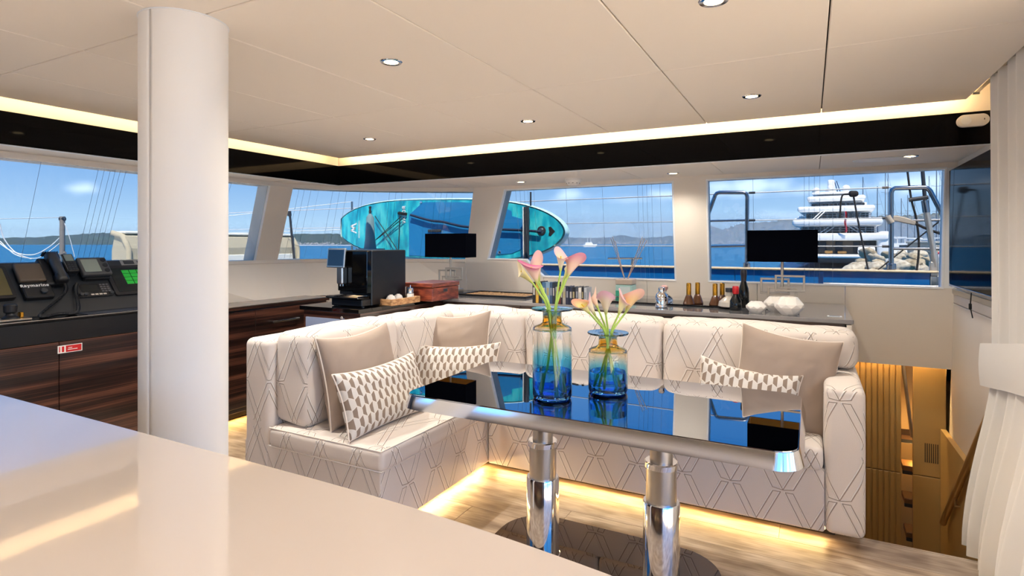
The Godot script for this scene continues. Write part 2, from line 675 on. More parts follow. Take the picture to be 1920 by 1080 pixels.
func cloud_texture() -> ImageTexture:
	var W := 1024
	var H := 512
	var im := Image.create(W, H, false, Image.FORMAT_RGBA8)
	im.fill(Color(1, 1, 1, 0))
	var n := FastNoiseLite.new()
	n.seed = 4
	n.frequency = 0.055
	n.fractal_octaves = 4
	var puffs := []
	for p in [[1395, 346, 56, 12, 0.5], [1360, 356, 40, 7, 0.35], [1062, 363, 24, 8, 0.4], [148, 348, 14, 6, 0.5], [1240, 362, 22, 7, 0.5], [1545, 352, 60, 8, 0.35], [1720, 340, 40, 14, 0.5], [1480, 400, 60, 6, 0.2], [1180, 372, 40, 4, 0.2]]:
		var d := ray(p[0], p[1]).normalized()
		puffs.append([d, p[2] / F, p[3] / F, p[4]])
	var r := RandomNumberGenerator.new()
	r.seed = 12
	for k in 40:
		var t := r.randf() * TAU
		var el := r.randf_range(0.06, 0.35)
		if t > PI * 0.9 and t < PI * 1.75:      # the part in view has its own
			continue
		puffs.append([Vector3(cos(t), tan(el), sin(t)).normalized(), r.randf_range(0.03, 0.09), r.randf_range(0.008, 0.02), r.randf_range(0.3, 0.7)])
	for p in puffs:
		var d: Vector3 = p[0]
		var around := atan2(d.z, d.x)
		var c0 := fposmod((around / TAU + 0.5) * W - W / 4.0, W)
		var r0 := (0.5 - asin(d.y) / PI) * H
		var rx: float = p[1] / TAU * W * 2.2
		var ry: float = p[2] / PI * H * 2.2
		for y in range(int(r0 - ry) - 1, int(r0 + ry) + 2):
			for x in range(int(c0 - rx) - 1, int(c0 + rx) + 2):
				var q := Vector2((x - c0) / rx, (y - r0) / ry)
				var f := exp(-q.length_squared() * 2.6) + 0.55 * n.get_noise_2d(x * 3.0, y * 6.0) - 0.22
				var a := clampf(f * 1.7, 0, 1) * float(p[3]) * clampf(1.25 - q.length(), 0, 1)
				var xx := posmod(x, W)
				var old := im.get_pixel(xx, clampi(y, 0, H - 1)).a
				im.set_pixel(xx, clampi(y, 0, H - 1), Color(0.92, 0.93, 0.95, clampf(maxf(old, a), 0, 1)))
	return ImageTexture.create_from_image(im)

# ---------------------------------------------------------------- the room
const CEIL := 2.10
const SOFF := 1.875
const AL := [-3.66, -3.10, -2.51, -1.87, -1.20, -0.575, 0.054, 0.72]
const BL := [3.71, 2.49, 1.18, -0.13, -1.44, -2.60, -3.71]

func wb(h: float) -> float:        # inner face of the starboard side at height h
	return 4.56 + (1.84 - h) * 0.14

func wall_piece(parent: Node3D, called: String, pts: Array, m: Material, thick: float = 0.14, shift: float = 0.0) -> MeshInstance3D:
	var i := []
	var o := []
	for p in pts:
		i.append(V(p[0], wb(p[1]) + shift, p[1]))
		o.append(V(p[0], wb(p[1]) + shift + thick, p[1]))
	return part(parent, called, slab(i, o), m)

# plan of the front side and its round starboard corner: [a, b] at the window head, the sill and the foot of the lining
const HEAD := [[-4.05, -4.56], [-4.05, -1.3], [-4.05, -1.05], [-4.05, 0.4], [-4.05, 1.5], [-4.05, 2.4], [-4.03, 3.29], [-4.0, 3.5], [-3.91, 3.72], [-3.77, 3.91], [-3.59, 4.07], [-3.19, 4.34], [-2.81, 4.56]]
const SILL := [[-4.42, -4.56], [-4.42, -1.15], [-4.42, -0.9], [-4.42, 0.4], [-4.42, 1.5], [-4.42, 2.45], [-4.42, 3.45], [-4.40, 3.67], [-4.33, 3.93], [-4.17, 4.17], [-3.93, 4.36], [-3.45, 4.57], [-2.955, 4.65]]
const FOOT := [[-4.41, -4.56], [-4.41, -1.15], [-4.41, -0.9], [-4.41, 0.4], [-4.41, 1.5], [-4.41, 2.45], [-4.22, 3.30], [-4.2, 3.6], [-4.14, 3.85], [-4.0, 4.08], [-3.78, 4.27], [-3.38, 4.52], [-2.955, 4.69]]

func outward(path: Array, i: int) -> Vector3:
	var p := Vector2(path[maxi(i - 1, 0)][0], path[maxi(i - 1, 0)][1])
	var q := Vector2(path[mini(i + 1, path.size() - 1)][0], path[mini(i + 1, path.size() - 1)][1])
	var t := (q - p).normalized()
	return V(-t.y, t.x, 0)

func strip(top: Array, h1: float, bot: Array, h0: float, i0: int, i1: int, shift: float, thick: float) -> ArrayMesh:
	var st := begin()
	for i in range(i0, i1):
		var q := []
		var o := []
		for e in [[top, i, h1], [top, i + 1, h1], [bot, i + 1, h0], [bot, i, h0]]:
			var p := V(e[0][e[1]][0], e[0][e[1]][1], e[2])
			var w := outward(e[0], e[1])
			q.append(p + w * shift)
			o.append(p + w * (shift + thick))
		slab_into(st, q, o)
	return done(st)

func make_room() -> void:
	var cream: Material = mats["cream"]
	# floor: slab round the stairwell, planks where they show
	var fl := struct("floor")
	abh(fl, "slab", mats["oak_1"], -4.7, 0.205, -4.8, 4.72, -0.10, -0.0085, 0.0)
	abh(fl, "slab", mats["oak_1"], 0.205, 0.93, -4.8, 3.045, -0.10, -0.0085, 0.0)
	abh(fl, "cockpit_deck", mats["teak"], 0.93, 5.2, -4.8, 4.8, -0.10, -0.0085, 0.0)
	rng.seed = 71
	var row := 0
	var b := 0.78
	while b < 3.045 - 0.02:
		var b1 := minf(b + 0.19, 3.045)
		var a := -4.0 + (row * 0.47 - floorf(row * 0.47 / 1.3) * 1.3) - 1.3
		while a < 0.83:
			var a0 := maxf(a, -3.9)
			var a1 := minf(a + 1.3, 0.83)
			if a1 - a0 > 0.05:
				abh(fl, "plank", mats["oak_%d" % rng.randi_range(0, 3)], a0 + 0.0006, a1 - 0.0006, b + 0.0006, b1 - 0.0006, -0.0085, 0.0, 0.0008)
			a += 1.3
		b = b1
		row += 1
	abh(fl, "nosing", mats["oak_2"], 0.205, 0.80, 3.045, 3.065, -0.06, 0.0, 0.004)

	# ceiling: upholstered panels with open joints under a closed roof
	var ce := struct("ceiling")
	abh(ce, "roof_slab", mats["ceiling_cream"], -4.75, 2.0, -4.95, 4.95, 2.215, 2.33, 0.01)
	for i in AL.size() - 1:
		for j in BL.size() - 1:
			var g := 0.0025
			abh(ce, "panel", mats["ceiling_cream"], AL[i] + g, AL[i + 1] - g, BL[j + 1] + g, BL[j] - g, CEIL, CEIL + 0.018, 0.003)
	abh(ce, "backing", mats["dark_gap"], AL[0] + 0.03, AL[7] - 0.03, BL[6] + 0.03, BL[0] - 0.03, CEIL + 0.0185, CEIL + 0.03, 0.0)
	abh(ce, "panel", mats["ceiling_cream"], 0.94, 2.0, -4.7, 4.7, 2.14, 2.16, 0.002)
	abh(ce, "panel", mats["ceiling_cream"], 0.72, 0.84, -4.7, -3.71, 2.14, 2.16, 0.002)

	# black glass fascia with the lit cream riser above it
	var tr := struct("trim_1")
	abh(tr, "fascia", mats["black_glass"], -3.79, 0.835, 3.80, 3.83, SOFF, 2.05, 0.002)
	abh(tr, "riser", mats["cream"], -3.79, 0.835, 3.805, 3.83, 2.05, 2.215, 0.001)
	abh(tr, "edge_bead", mats["white_paint"], -3.79, 0.835, 3.802, 3.83, SOFF - 0.004, SOFF, 0.001)
	var tf := struct("trim_2")
	abh(tf, "fascia", mats["black_glass"], -3.79, -3.76, -3.80, 3.80, SOFF, 2.05, 0.002)
	abh(tf, "riser", mats["cream"], -3.79, -3.765, -3.80, 3.80, 2.05, 2.215, 0.001)
	abh(tf, "edge_bead", mats["white_paint"], -3.79, -3.762, -3.80, 3.80, SOFF - 0.004, SOFF, 0.001)
	var tp := struct("trim_3")
	abh(tp, "fascia", mats["black_glass"], -3.79, 0.835, -3.83, -3.80, SOFF, 2.05, 0.002)
	abh(tp, "riser", mats["cream"], -3.79, 0.835, -3.83, -3.805, 2.05, 2.215, 0.001)
	# cove light: strip lying on the edge of the ceiling panels, shining on the riser
	cove("cove_light", "warm strip light in the ceiling cove along the starboard windows", V((AL[0] + 0.72) / 2, 3.69, CEIL + 0.026), Vector3(4.38, 0.012, 0.012), Vector3(0, 0, -1))
	cove("cove_light", "warm strip light in the ceiling cove over the helm windscreen", V(-3.64, 0, CEIL + 0.026), Vector3(0.012, 0.012, 7.3), Vector3(-1, 0, 0))
	cove("cove_light", "warm strip light in the ceiling cove over the port windows", V((AL[0] + 0.72) / 2, -3.69, CEIL + 0.026), Vector3(4.38, 0.012, 0.012), Vector3(0, 0, 1))

	# lowered soffit between fascia and windows
	var so := struct("ceiling_soffit")
	var cuts := [-2.81, -2.51, -1.87, -1.20, -0.575, 0.054, 0.835]
	for i in cuts.size() - 1:
		part(so, "panel", slab([V(cuts[i] + 0.002, 3.83, SOFF), V(cuts[i + 1] - 0.002, 3.83, SOFF), V(cuts[i + 1] - 0.002, 4.60, SOFF), V(cuts[i] + 0.002, 4.60, SOFF)], [V(cuts[i] + 0.002, 3.83, SOFF + 0.02), V(cuts[i + 1] - 0.002, 3.83, SOFF + 0.02), V(cuts[i + 1] - 0.002, 4.60, SOFF + 0.02), V(cuts[i] + 0.002, 4.60, SOFF + 0.02)]), mats["ceiling_cream"])
	var cor := []
	for i in range(6, HEAD.size()):
		cor.append(Vector2(HEAD[i][0] - 0.02, HEAD[i][1] + 0.03))
	var cp := PackedVector2Array([Vector2(-3.79, 3.29), Vector2(-3.79, 3.83), Vector2(-2.812, 3.83)])
	cor.reverse()
	for p in cor:
		cp.append(p)
	var cm := part(so, "panel", prism(cp, 0.02), mats["ceiling_cream"], Vector3(0, SOFF + 0.01, 0), Vector3(-PI / 2, 0, 0))
	abh(so, "panel", mats["ceiling_cream"], -4.08, -3.79, 1.18, 3.287, SOFF, SOFF + 0.02, 0.002)
	abh(so, "panel", mats["ceiling_cream"], -4.08, -3.79, -4.6, 1.176, SOFF, SOFF + 0.02, 0.002)
	abh(so, "panel", mats["ceiling_cream"], -3.79, 0.835, -4.6, -3.83, SOFF, SOFF + 0.02, 0.002)

	# starboard side
	var ws := struct("wall_starboard")
	wall_piece(ws, "header", [[-2.81, 2.215], [0.96, 2.215], [0.96, 1.84], [-2.81, 1.84]], cream)
	wall_piece(ws, "pillar", [[-2.81, 1.84], [-2.475, 1.84], [-2.705, 1.205], [-2.955, 1.205]], cream)
	wall_piece(ws, "pillar", [[-0.965, 1.84], [-0.707, 1.84], [-0.707, 1.055], [-0.965, 1.055]], cream)
	wall_piece(ws, "pillar", [[0.775, 1.84], [0.96, 1.84], [0.96, 1.055], [0.775, 1.055]], mats["white_paint"])
	wall_piece(ws, "lining_panel", [[-2.955, 1.205], [-2.30, 1.205], [-2.137, 1.055], [-2.137, -0.1], [-2.955, -0.1]], cream)
	for s in [[-2.134, -1.20], [-1.197, -0.36], [-0.357, 0.215]]:
		wall_piece(ws, "lining_panel", [[s[0], 1.055], [s[1], 1.055], [s[1], -0.1], [s[0], -0.1]], cream)
	wall_piece(ws, "lining_panel", [[0.218, 1.055], [0.835, 1.055], [0.835, 0.505], [0.218, 0.505]], cream, 0.05)
	wall_piece(ws, "lining_panel", [[0.835, 1.055], [0.96, 1.055], [0.96, -1.3], [0.835, -1.3]], cream)

	# front side with the raked windscreen, and the round corner
	var wf := struct("wall_front")
	part(wf, "header", strip(HEAD, 2.215, HEAD, 1.84, 0, 12, 0.0, 0.16), cream)
	part(wf, "pillar", strip(HEAD, 1.84, SILL, 1.2, 6, 7, 0.0, 0.17), cream)
	part(wf, "pillar", strip(HEAD, 1.84, SILL, 1.2, 1, 2, 0.0, 0.17), cream)
	part(wf, "sill", strip(SILL, 1.2, SILL, 1.17, 0, 12, -0.004, 0.24), cream)
	part(wf, "lining_panel", strip(SILL, 1.168, FOOT, 0.86, 0, 6, 0.0, 0.10), cream)
	part(wf, "lining_panel", strip(SILL, 1.168, FOOT, 0.86, 6, 12, 0.0, 0.10), cream)
	part(wf, "base", strip(FOOT, 0.86, FOOT, -0.1, 0, 12, 0.05, 0.10), cream)

	# aft side: bulkhead with the television, then the open sliding doors
	var wa := struct("wall_aft")
	abh(wa, "bulkhead", mats["cream"], 0.835, 0.93, 2.72, 4.75, 0.96, 2.215, 0.003)
	abh(wa, "bulkhead", mats["cream"], 0.835, 0.93, 2.72, 4.95, -1.3, 0.955, 0.003)
	abh(wa, "bulkhead", mats["cream"], 0.835, 0.93, -4.75, -2.8, -0.1, 2.215, 0.003)
	abh(wa, "ledge", mats["brushed"], 0.825, 0.845, 3.3, 4.66, 1.02, 1.055, 0.003)
	# port side with windows like the starboard ones
	var wp := struct("wall_port")
	abh(wp, "header", cream, -4.4, 0.96, -4.75, -4.6, 1.84, 2.215)
	abh(wp, "lining_panel", cream, -4.4, 0.96, -4.75, -4.6, -0.1, 1.05)
	for s in [[-4.4, -3.9], [-2.75, -2.45], [-0.97, -0.70], [0.75, 0.96]]:
		abh(wp, "pillar", cream, s[0], s[1], -4.75, -4.6, 1.05, 1.84)

	# windows
	var pane: Material = mats["pane"]
	window(1, [[-2.475, 1.84], [-0.965, 1.84], [-0.965, 1.055], [-2.137, 1.055], [-2.30, 1.205], [-2.705, 1.205]])
	window(2, [[-0.707, 1.84], [0.775, 1.84], [0.775, 1.055], [-0.707, 1.055]])
	var w3 := struct("window_3")
	part(w3, "pane", strip(HEAD, 1.84, SILL, 1.2, 7, 12, 0.03, 0.006), pane)
	var w4 := struct("window_4")
	part(w4, "pane", strip(HEAD, 1.84, SILL, 1.2, 2, 6, 0.03, 0.006), pane)
	var w5 := struct("window_5")
	for s in [[-3.9, -2.75], [-2.45, -0.97], [-0.70, 0.75]]:
		abh(w5, "pane", pane, s[0], s[1], -4.70, -4.694, 1.05, 1.84, 0.0)

func cove(called: String, label: String, at: Vector3, size: Vector3, to: Vector3) -> void:
	var t := thing(called, label, "strip light", at, "ceiling cove lights")
	part(t, "led_strip", cbox(size, 0.001), mats["led_warm"])
	var l := AreaLight3D.new()
	l.name = "cove_lamp"
	var along := maxf(size.x, size.z)
	l.area_size = Vector2(along, 0.02)
	l.light_color = Color(1.0, 0.86, 0.64)
	l.light_energy = 0.75
	l.area_range = 12.0
	l.shadow_enabled = true
	t.add_child(l)
	l.position = to * 0.012
	l.basis = Basis.looking_at(to + Vector3(0, -0.25, 0), Vector3.UP)

func window(n: int, pts: Array) -> void:
	var w := struct("window_%d" % n)
	wall_piece(w, "pane", pts, mats["pane"], 0.006, 0.035)
	# frame: a slim white profile that lines the opening
	for i in pts.size():
		var p: Array = pts[i]
		var q: Array = pts[(i + 1) % pts.size()]
		var a := V(p[0], wb(p[1]) + 0.015, p[1])
		var c := V(q[0], wb(q[1]) + 0.015, q[1])
		var dir := (c - a).normalized()
		var t := Transform3D(Basis(dir, Vector3.BACK.cross(dir).normalized(), Vector3.BACK), (a + c) / 2)
		var st := begin()
		cbox_into(st, Vector3((c - a).length() + 0.012, 0.014, 0.036), 0.002, t)
		part(w, "frame", done(st), mats["white_paint"])

func downlight(a: float, b: float, h: float, e: float, label: String, group: String) -> void:
	var t := thing("downlight", label, "downlight", V(a, b, h), group)
	part(t, "trim_ring", lathe([Vector2(0.030, 0.004), Vector2(0.030, -0.003), Vector2(0.043, -0.004), Vector2(0.046, -0.001), Vector2(0.046, 0.002)], 24), mats["chrome"])
	part(t, "bulb", lathe([Vector2(0.0, -0.0045), Vector2(0.026, -0.003), Vector2(0.029, -0.0005)], 20), mats["bulb"])
	var l := SpotLight3D.new()
	l.name = "lamp"
	l.light_color = WARM
	l.light_energy = e
	l.light_size = 0.03
	l.spot_range = 12.0
	l.spot_angle = 72.0
	l.spot_angle_attenuation = 0.9
	l.spot_attenuation = 2.0
	l.shadow_enabled = true
	t.add_child(l)
	l.position = Vector3(0, -0.012, 0)
	l.rotation.x = -PI / 2

func make_downlights() -> void:
	var rows := {3.12: "beside the starboard cove", 1.84: "over the dining table row", -0.78: "over the port aisle", -2.02: "over the port seats", -3.12: "beside the port cove"}
	for a in [-2.79, -1.53, -0.265]:
		for b in rows:
			var where: String = {-2.79: "helm side", -1.53: "middle", -0.265: "aft side"}[a]
			downlight(a, b, CEIL, 1.6 if a < -2.0 and b > 1.0 else 0.74, "round chrome ceiling downlight " + rows[b] + ", " + where, "ceiling downlights")
	for s in [[0.526, "beside the flush speaker"], [-0.905, "over the pillar between the starboard windows"], [-2.175, "left of the smoke detector"], [-3.72, "in the front corner over the board window"]]:
		downlight(s[0], 4.30 if s[0] > -3 and s[0] < 0.3 else 4.12, SOFF, 0.36, "small downlight in the cream soffit " + s[1], "soffit downlights")
	var sm := thing("smoke_detector", "round white smoke detector on the soffit above the starboard window", "smoke detector", V(-1.697, 4.29, SOFF))
	part(sm, "base", lathe([Vector2(0.0, 0), Vector2(0.068, 0), Vector2(0.068, -0.014), Vector2(0.062, -0.020)], 28), mats["porcelain"])
	part(sm, "dome", lathe([Vector2(0.062, -0.020), Vector2(0.057, -0.036), Vector2(0.038, -0.052), Vector2(0, -0.056)], 28), mats["porcelain"])
	for k in 10:
		var t := TAU * k / 10
		part(sm, "vent_slot", cbox(Vector3(0.012, 0.009, 0.004), 0.001), mats["charcoal"], Vector3(cos(t) * 0.054, -0.036, sin(t) * 0.054), Vector3(0, -t + PI / 2, 0))
	var sp := thing("flush_speaker", "flat oval white speaker grille set in the soffit", "speaker", V(0.385, 4.17, SOFF))
	part(sp, "grille", prism(oval(0.15, 0.085), 0.006), mats["column_paint"], Vector3(0, -0.003, 0), Vector3(-PI / 2, 0, 0))
	part(sp, "rim", ring_mesh(0.15, 0.085, 0.003), mats["white_paint"], Vector3(0, -0.005, 0))
	var al := thing("motion_sensor", "white oblong alarm sensor on the black fascia beside the curtain", "sensor", V(0.757, 3.80, 2.00))
	part(al, "housing", prism(round_rect(0.135, 0.062, 0.030, 8), 0.03, true), mats["porcelain"], Vector3(0, 0.0, 0.015))
	part(al, "sounder", lathe([Vector2(0.022, 0), Vector2(0.022, 0.003), Vector2(0.019, 0.003), Vector2(0.019, 0.001), Vector2(0, 0.001)], 24), mats["white_paint"], Vector3(-0.03, 0, 0.03), Vector3(PI / 2, 0, 0))
	part(al, "indicator", cbox(Vector3(0.004, 0.008, 0.002), 0.0005), mats["charcoal"], Vector3(0.046, 0.002, 0.031))

func oval(rx: float, ry: float, n: int = 40) -> PackedVector2Array:
	var p := PackedVector2Array()
	for i in n:
		p.append(Vector2(cos(TAU * i / n) * rx, sin(TAU * i / n) * ry))
	return p

func ring_mesh(rx: float, rz: float, r: float, n: int = 48) -> ArrayMesh:
	var pts := []
	for i in n + 1:
		pts.append(Vector3(cos(TAU * i / n) * rx, 0, sin(TAU * i / n) * rz))
	return tube(pts, r, -1, 6)

func make_column() -> void:
	var c := thing("round_column", "thick round cream column with a vertical seam, floor to ceiling", "column", V(-1.885, 1.192, 0))
	# a seam is a real groove: the shell leaves a narrow gap
	var R := 0.1335
	var n := 64
	var poly := PackedVector2Array()
	var seam := atan2(0.885 * -0.35 - 0.95, 0.1)    # set below from the view
	# the seam stands at the left third as seen from the galley
	var tocam := Vector2(1.885, 1.192).angle()       # direction towards the eye in x, z
	seam = tocam + 0.82
	for i in n + 1:
		var t := seam + 0.012 + (TAU - 0.024) * i / n
		poly.append(Vector2(cos(t), sin(t)) * R)
	poly.append(Vector2(cos(seam - 0.012), sin(seam - 0.012)) * (R - 0.006))
	poly.append(Vector2(cos(seam + 0.012), sin(seam + 0.012)) * (R - 0.006))
	# prism runs along z; lay it upright: x stays x, y of the outline becomes z
	var st := begin()
	prism_into(st, poly, CEIL, Transform3D(Basis(Vector3.RIGHT, Vector3.BACK, Vector3.DOWN), Vector3.ZERO), true)
	part(c, "shell", done(st), mats["column_paint"], Vector3(0, CEIL / 2, 0))
	part(c, "collar", lathe([Vector2(R + 0.0005, CEIL - 0.004), Vector2(R + 0.003, CEIL - 0.003), Vector2(R + 0.003, CEIL - 0.0005), Vector2(R, CEIL - 0.0003)], 48), mats["white_paint"])

# ---------------------------------------------------------------- dinette
func soft(parent: Node3D, called: String, a0: float, a1: float, b0: float, b1: float, h0: float, h1: float, r: float, puff: Vector3 = Vector3.ZERO, ripple: float = 0.0, m: String = "sofa_fabric") -> MeshInstance3D:
	var c := V((a0 + a1) / 2, (b0 + b1) / 2, (h0 + h1) / 2)
	return part(parent, called, rbox(Vector3(a1 - a0, h1 - h0, b1 - b0), r, 10, 4, puff, c, ripple), mats[m], c - wpos(parent))

func make_sofa() -> void:
	var s := thing("corner_sofa", "cream corner sofa with embroidered lattice fabric, lit along its base", "sofa", V(-1.1, 2.9, 0))
	# long run in front of the sideboard, then the short run beside the coffee cabinet
	var base := soft(s, "base", -1.68, 0.055, 2.89, 3.66, 0.06, 0.345, 0.012)
	soft(s, "base", -2.59, -1.683, 1.955, 3.66, 0.06, 0.345, 0.012)
	soft(s, "plinth", -2.5, 0.1, 3.02, 3.6, 0.0, 0.06, 0.004, Vector3.ZERO, 0.0, "dark_gap")
	soft(s, "plinth", -2.5, -1.82, 2.08, 3.02, 0.0, 0.06, 0.004, Vector3.ZERO, 0.0, "dark_gap")
	soft(s, "backrest_frame", -2.59, -2.40, 1.95, 3.70, 0.06, 0.865, 0.035)
	soft(s, "backrest_frame", -2.40, 0.205, 3.50, 3.70, 0.06, 0.875, 0.03)
	soft(s, "armrest", 0.055, 0.212, 2.885, 3.62, 0.06, 0.712, 0.03, Vector3(0.004, 0.004, 0.004))
	# seat cushions
	soft(s, "seat_cushion", -2.40, -1.665, 1.94, 2.86, 0.335, 0.438, 0.028, Vector3(0, 0.016, 0.004), 0.006)
	soft(s, "seat_cushion", -2.40, -1.0, 2.865, 3.45, 0.335, 0.438, 0.028, Vector3(0, 0.012, 0.004), 0.006)
	soft(s, "seat_cushion", -0.995, 0.05, 2.865, 3.45, 0.335, 0.438, 0.028, Vector3(0, 0.012, 0.004), 0.006)
	# back cushions
	soft(s, "back_cushion", -2.41, -2.17, 1.985, 2.69, 0.445, 0.905, 0.05, Vector3(0.03, 0.012, 0.008), 0.01)
	soft(s, "back_cushion", -2.41, -2.17, 2.70, 3.30, 0.445, 0.90, 0.05, Vector3(0.03, 0.012, 0.008), 0.01)
	soft(s, "back_cushion", -2.40, -1.645, 3.27, 3.52, 0.445, 0.905, 0.05, Vector3(0.008, 0.012, 0.03), 0.01)
	soft(s, "back_cushion", -1.635, -0.765, 3.27, 3.52, 0.445, 0.91, 0.05, Vector3(0.008, 0.012, 0.03), 0.01)
	soft(s, "back_cushion", -0.757, 0.05, 3.27, 3.52, 0.445, 0.91, 0.05, Vector3(0.0, 0.012, 0.03), 0.01)
	soft(s, "back_cushion", -0.1, 0.205, 3.275, 3.515, 0.722, 0.908, 0.05, Vector3(0.008, 0.006, 0.015), 0.005)
	# welts along the front of the seat cushions
	for w in [[V(-2.39, 1.946, 0.432), V(-1.674, 1.946, 0.432), V(-1.671, 2.85, 0.432)], [V(-2.39, 1.946, 0.342), V(-1.674, 1.946, 0.342), V(-1.671, 2.85, 0.342)]]:
		part(s, "piping", tube(w.map(func(p): return p - s.position), 0.0035, -1, 6), mats["piping"])
	# strip lights under the base
	for l in [[V(-0.80, 2.98, 0.045), Vector3(1.72, 0.012, 0.012), Vector3(0, -0.6, 1)], [V(-1.77, 2.48, 0.045), Vector3(0.012, 0.012, 0.98), Vector3(1, -0.6, 0)]]:
		part(s, "led_strip", cbox(l[1], 0.001), mats["led_warm"], l[0] - s.position)
		var a := AreaLight3D.new()
		a.name = "base_lamp"
		a.area_size = Vector2(maxf(l[1].x, l[1].z), 0.015)
		a.light_color = Color(1.0, 0.84, 0.56)
		a.light_energy = 0.24
		a.area_range = 8.0
		a.shadow_enabled = true
		s.add_child(a, true)
		a.position = l[0] - s.position + Vector3(l[2]).normalized() * 0.014
		a.basis = Basis.looking_at(l[2], Vector3.UP)

func pillow_mesh(w: float, h: float, t: float, sag: float, sd: int, tiles: Vector2) -> ArrayMesh:
	var n := 22
	var nz := FastNoiseLite.new()
	nz.seed = sd
	nz.frequency = 4.0
	var st := begin(true)
	var P := func(i: int, j: int, sg: float) -> Vector3:
		var u := sin(PI / 2 * (2.0 * i / n - 1))
		var v := sin(PI / 2 * (2.0 * j / n - 1))
		var x := u * w / 2 * (1.0 - 0.07 * (1 - v * v))
		var y := v * h / 2 * (1.0 - 0.08 * (1 - u * u))
		var e := maxf((1 - u * u) * (1 - v * v), 0.0)
		var z := sg * t / 2 * pow(e, 0.36)
		z *= 1.0 + 0.16 * nz.get_noise_2d(x * 3.0 + sg * 3, y * 3.0) * (1 if e > 0 else 0)
		y -= sag * (1 - u * u) * maxf(v, 0.0)
		z += 0.06 * sag * sin(u * 3.0)
		return Vector3(x, y, z).snapped(Vector3.ONE * 1e-6)
	for sg in [-1.0, 1.0]:
		for i in n:
			for j in n:
				var q := [P.call(i, j, sg), P.call(i + 1, j, sg), P.call(i + 1, j + 1, sg), P.call(i, j + 1, sg)]
				var uv := []
				for p in q:
					uv.append(Vector2(p.x / w * tiles.x, p.y / h * tiles.y))
				if sg > 0:
					TU(st, q[0], q[1], q[2], uv[0], uv[1], uv[2]); TU(st, q[0], q[2], q[3], uv[0], uv[2], uv[3])
				else:
					TU(st, q[0], q[2], q[1], uv[0], uv[2], uv[1]); TU(st, q[0], q[3], q[2], uv[0], uv[3], uv[2])
	return done(st)

func pillow(called: String, label: String, group: String, pos: Vector3, rot: Vector3, w: float, h: float, t: float, sag: float, sd: int, m: String, tiles: Vector2) -> void:
	var o := thing(called, label, "cushion", pos, group)
	o.rotation = rot
	part(o, "cover", pillow_mesh(w, h, t, sag, sd, tiles), mats[m])
	var pts := []
	var n := 22
	for side in 4:
		for k in n:
			var f := sin(PI / 2 * (2.0 * k / n - 1))
			var u: float = [f, 1.0, -f, -1.0][side]
			var v: float = [-1.0, f, 1.0, -f][side]
			var y := v * h / 2 * (1.0 - 0.08 * (1 - u * u)) - sag * (1 - u * u) * maxf(v, 0.0)
			pts.append(Vector3(u * w / 2 * (1.0 - 0.07 * (1 - v * v)), y, 0.06 * sag * sin(u * 3.0)))
	pts.append(pts[0])
	part(o, "piping", tube(pts, 0.0042, -1, 6), mats["piping"])

func make_pillows() -> void:
	var g1 := "plain taupe cushions on the sofa"
	var g2 := "hexagon pattern cushions on the sofa"
	pillow("throw_pillow", "plain taupe cushion behind the patterned one at the short end of the sofa", g1, V(-2.06, 2.235, 0.682), Vector3(-0.20, PI / 2 - 0.10, 0.05), 0.47, 0.45, 0.19, 0.015, 1, "taupe_fabric", Vector2(1, 1))
	pillow("throw_pillow", "plain taupe cushion in the inner corner of the sofa", g1, V(-2.06, 3.09, 0.685), Vector3(-0.22, 0.28, 0.03), 0.50, 0.46, 0.19, 0.03, 2, "taupe_fabric", Vector2(1, 1))
	pillow("throw_pillow", "plain taupe cushion tilted against the armrest by the stairs", g1, V(-0.115, 3.13, 0.672), Vector3(-0.16, 0.16, -0.16), 0.46, 0.48, 0.18, 0.01, 3, "taupe_fabric", Vector2(1, 1))
	pillow("lumbar_pillow", "oblong hexagon pattern cushion standing at the short end of the sofa", g2, V(-1.905, 2.235, 0.60), Vector3(-0.34, PI / 2 - 0.04, 0.02), 0.58, 0.31, 0.15, 0.01, 4, "hexagon_fabric", Vector2(13.5, 3.4))
	pillow("lumbar_pillow", "oblong hexagon pattern cushion in the inner corner of the sofa", g2, V(-1.95, 2.90, 0.590), Vector3(-0.34, 0.20, 0.05), 0.62, 0.31, 0.15, 0.02, 5, "hexagon_fabric", Vector2(14.4, 3.4))
	pillow("lumbar_pillow", "oblong hexagon pattern cushion leaning at the armrest end, half behind the table", g2, V(-0.28, 3.00, 0.605), Vector3(-0.34, 0.10, -0.13), 0.47, 0.30, 0.15, 0.02, 6, "hexagon_fabric", Vector2(11.0, 3.3))

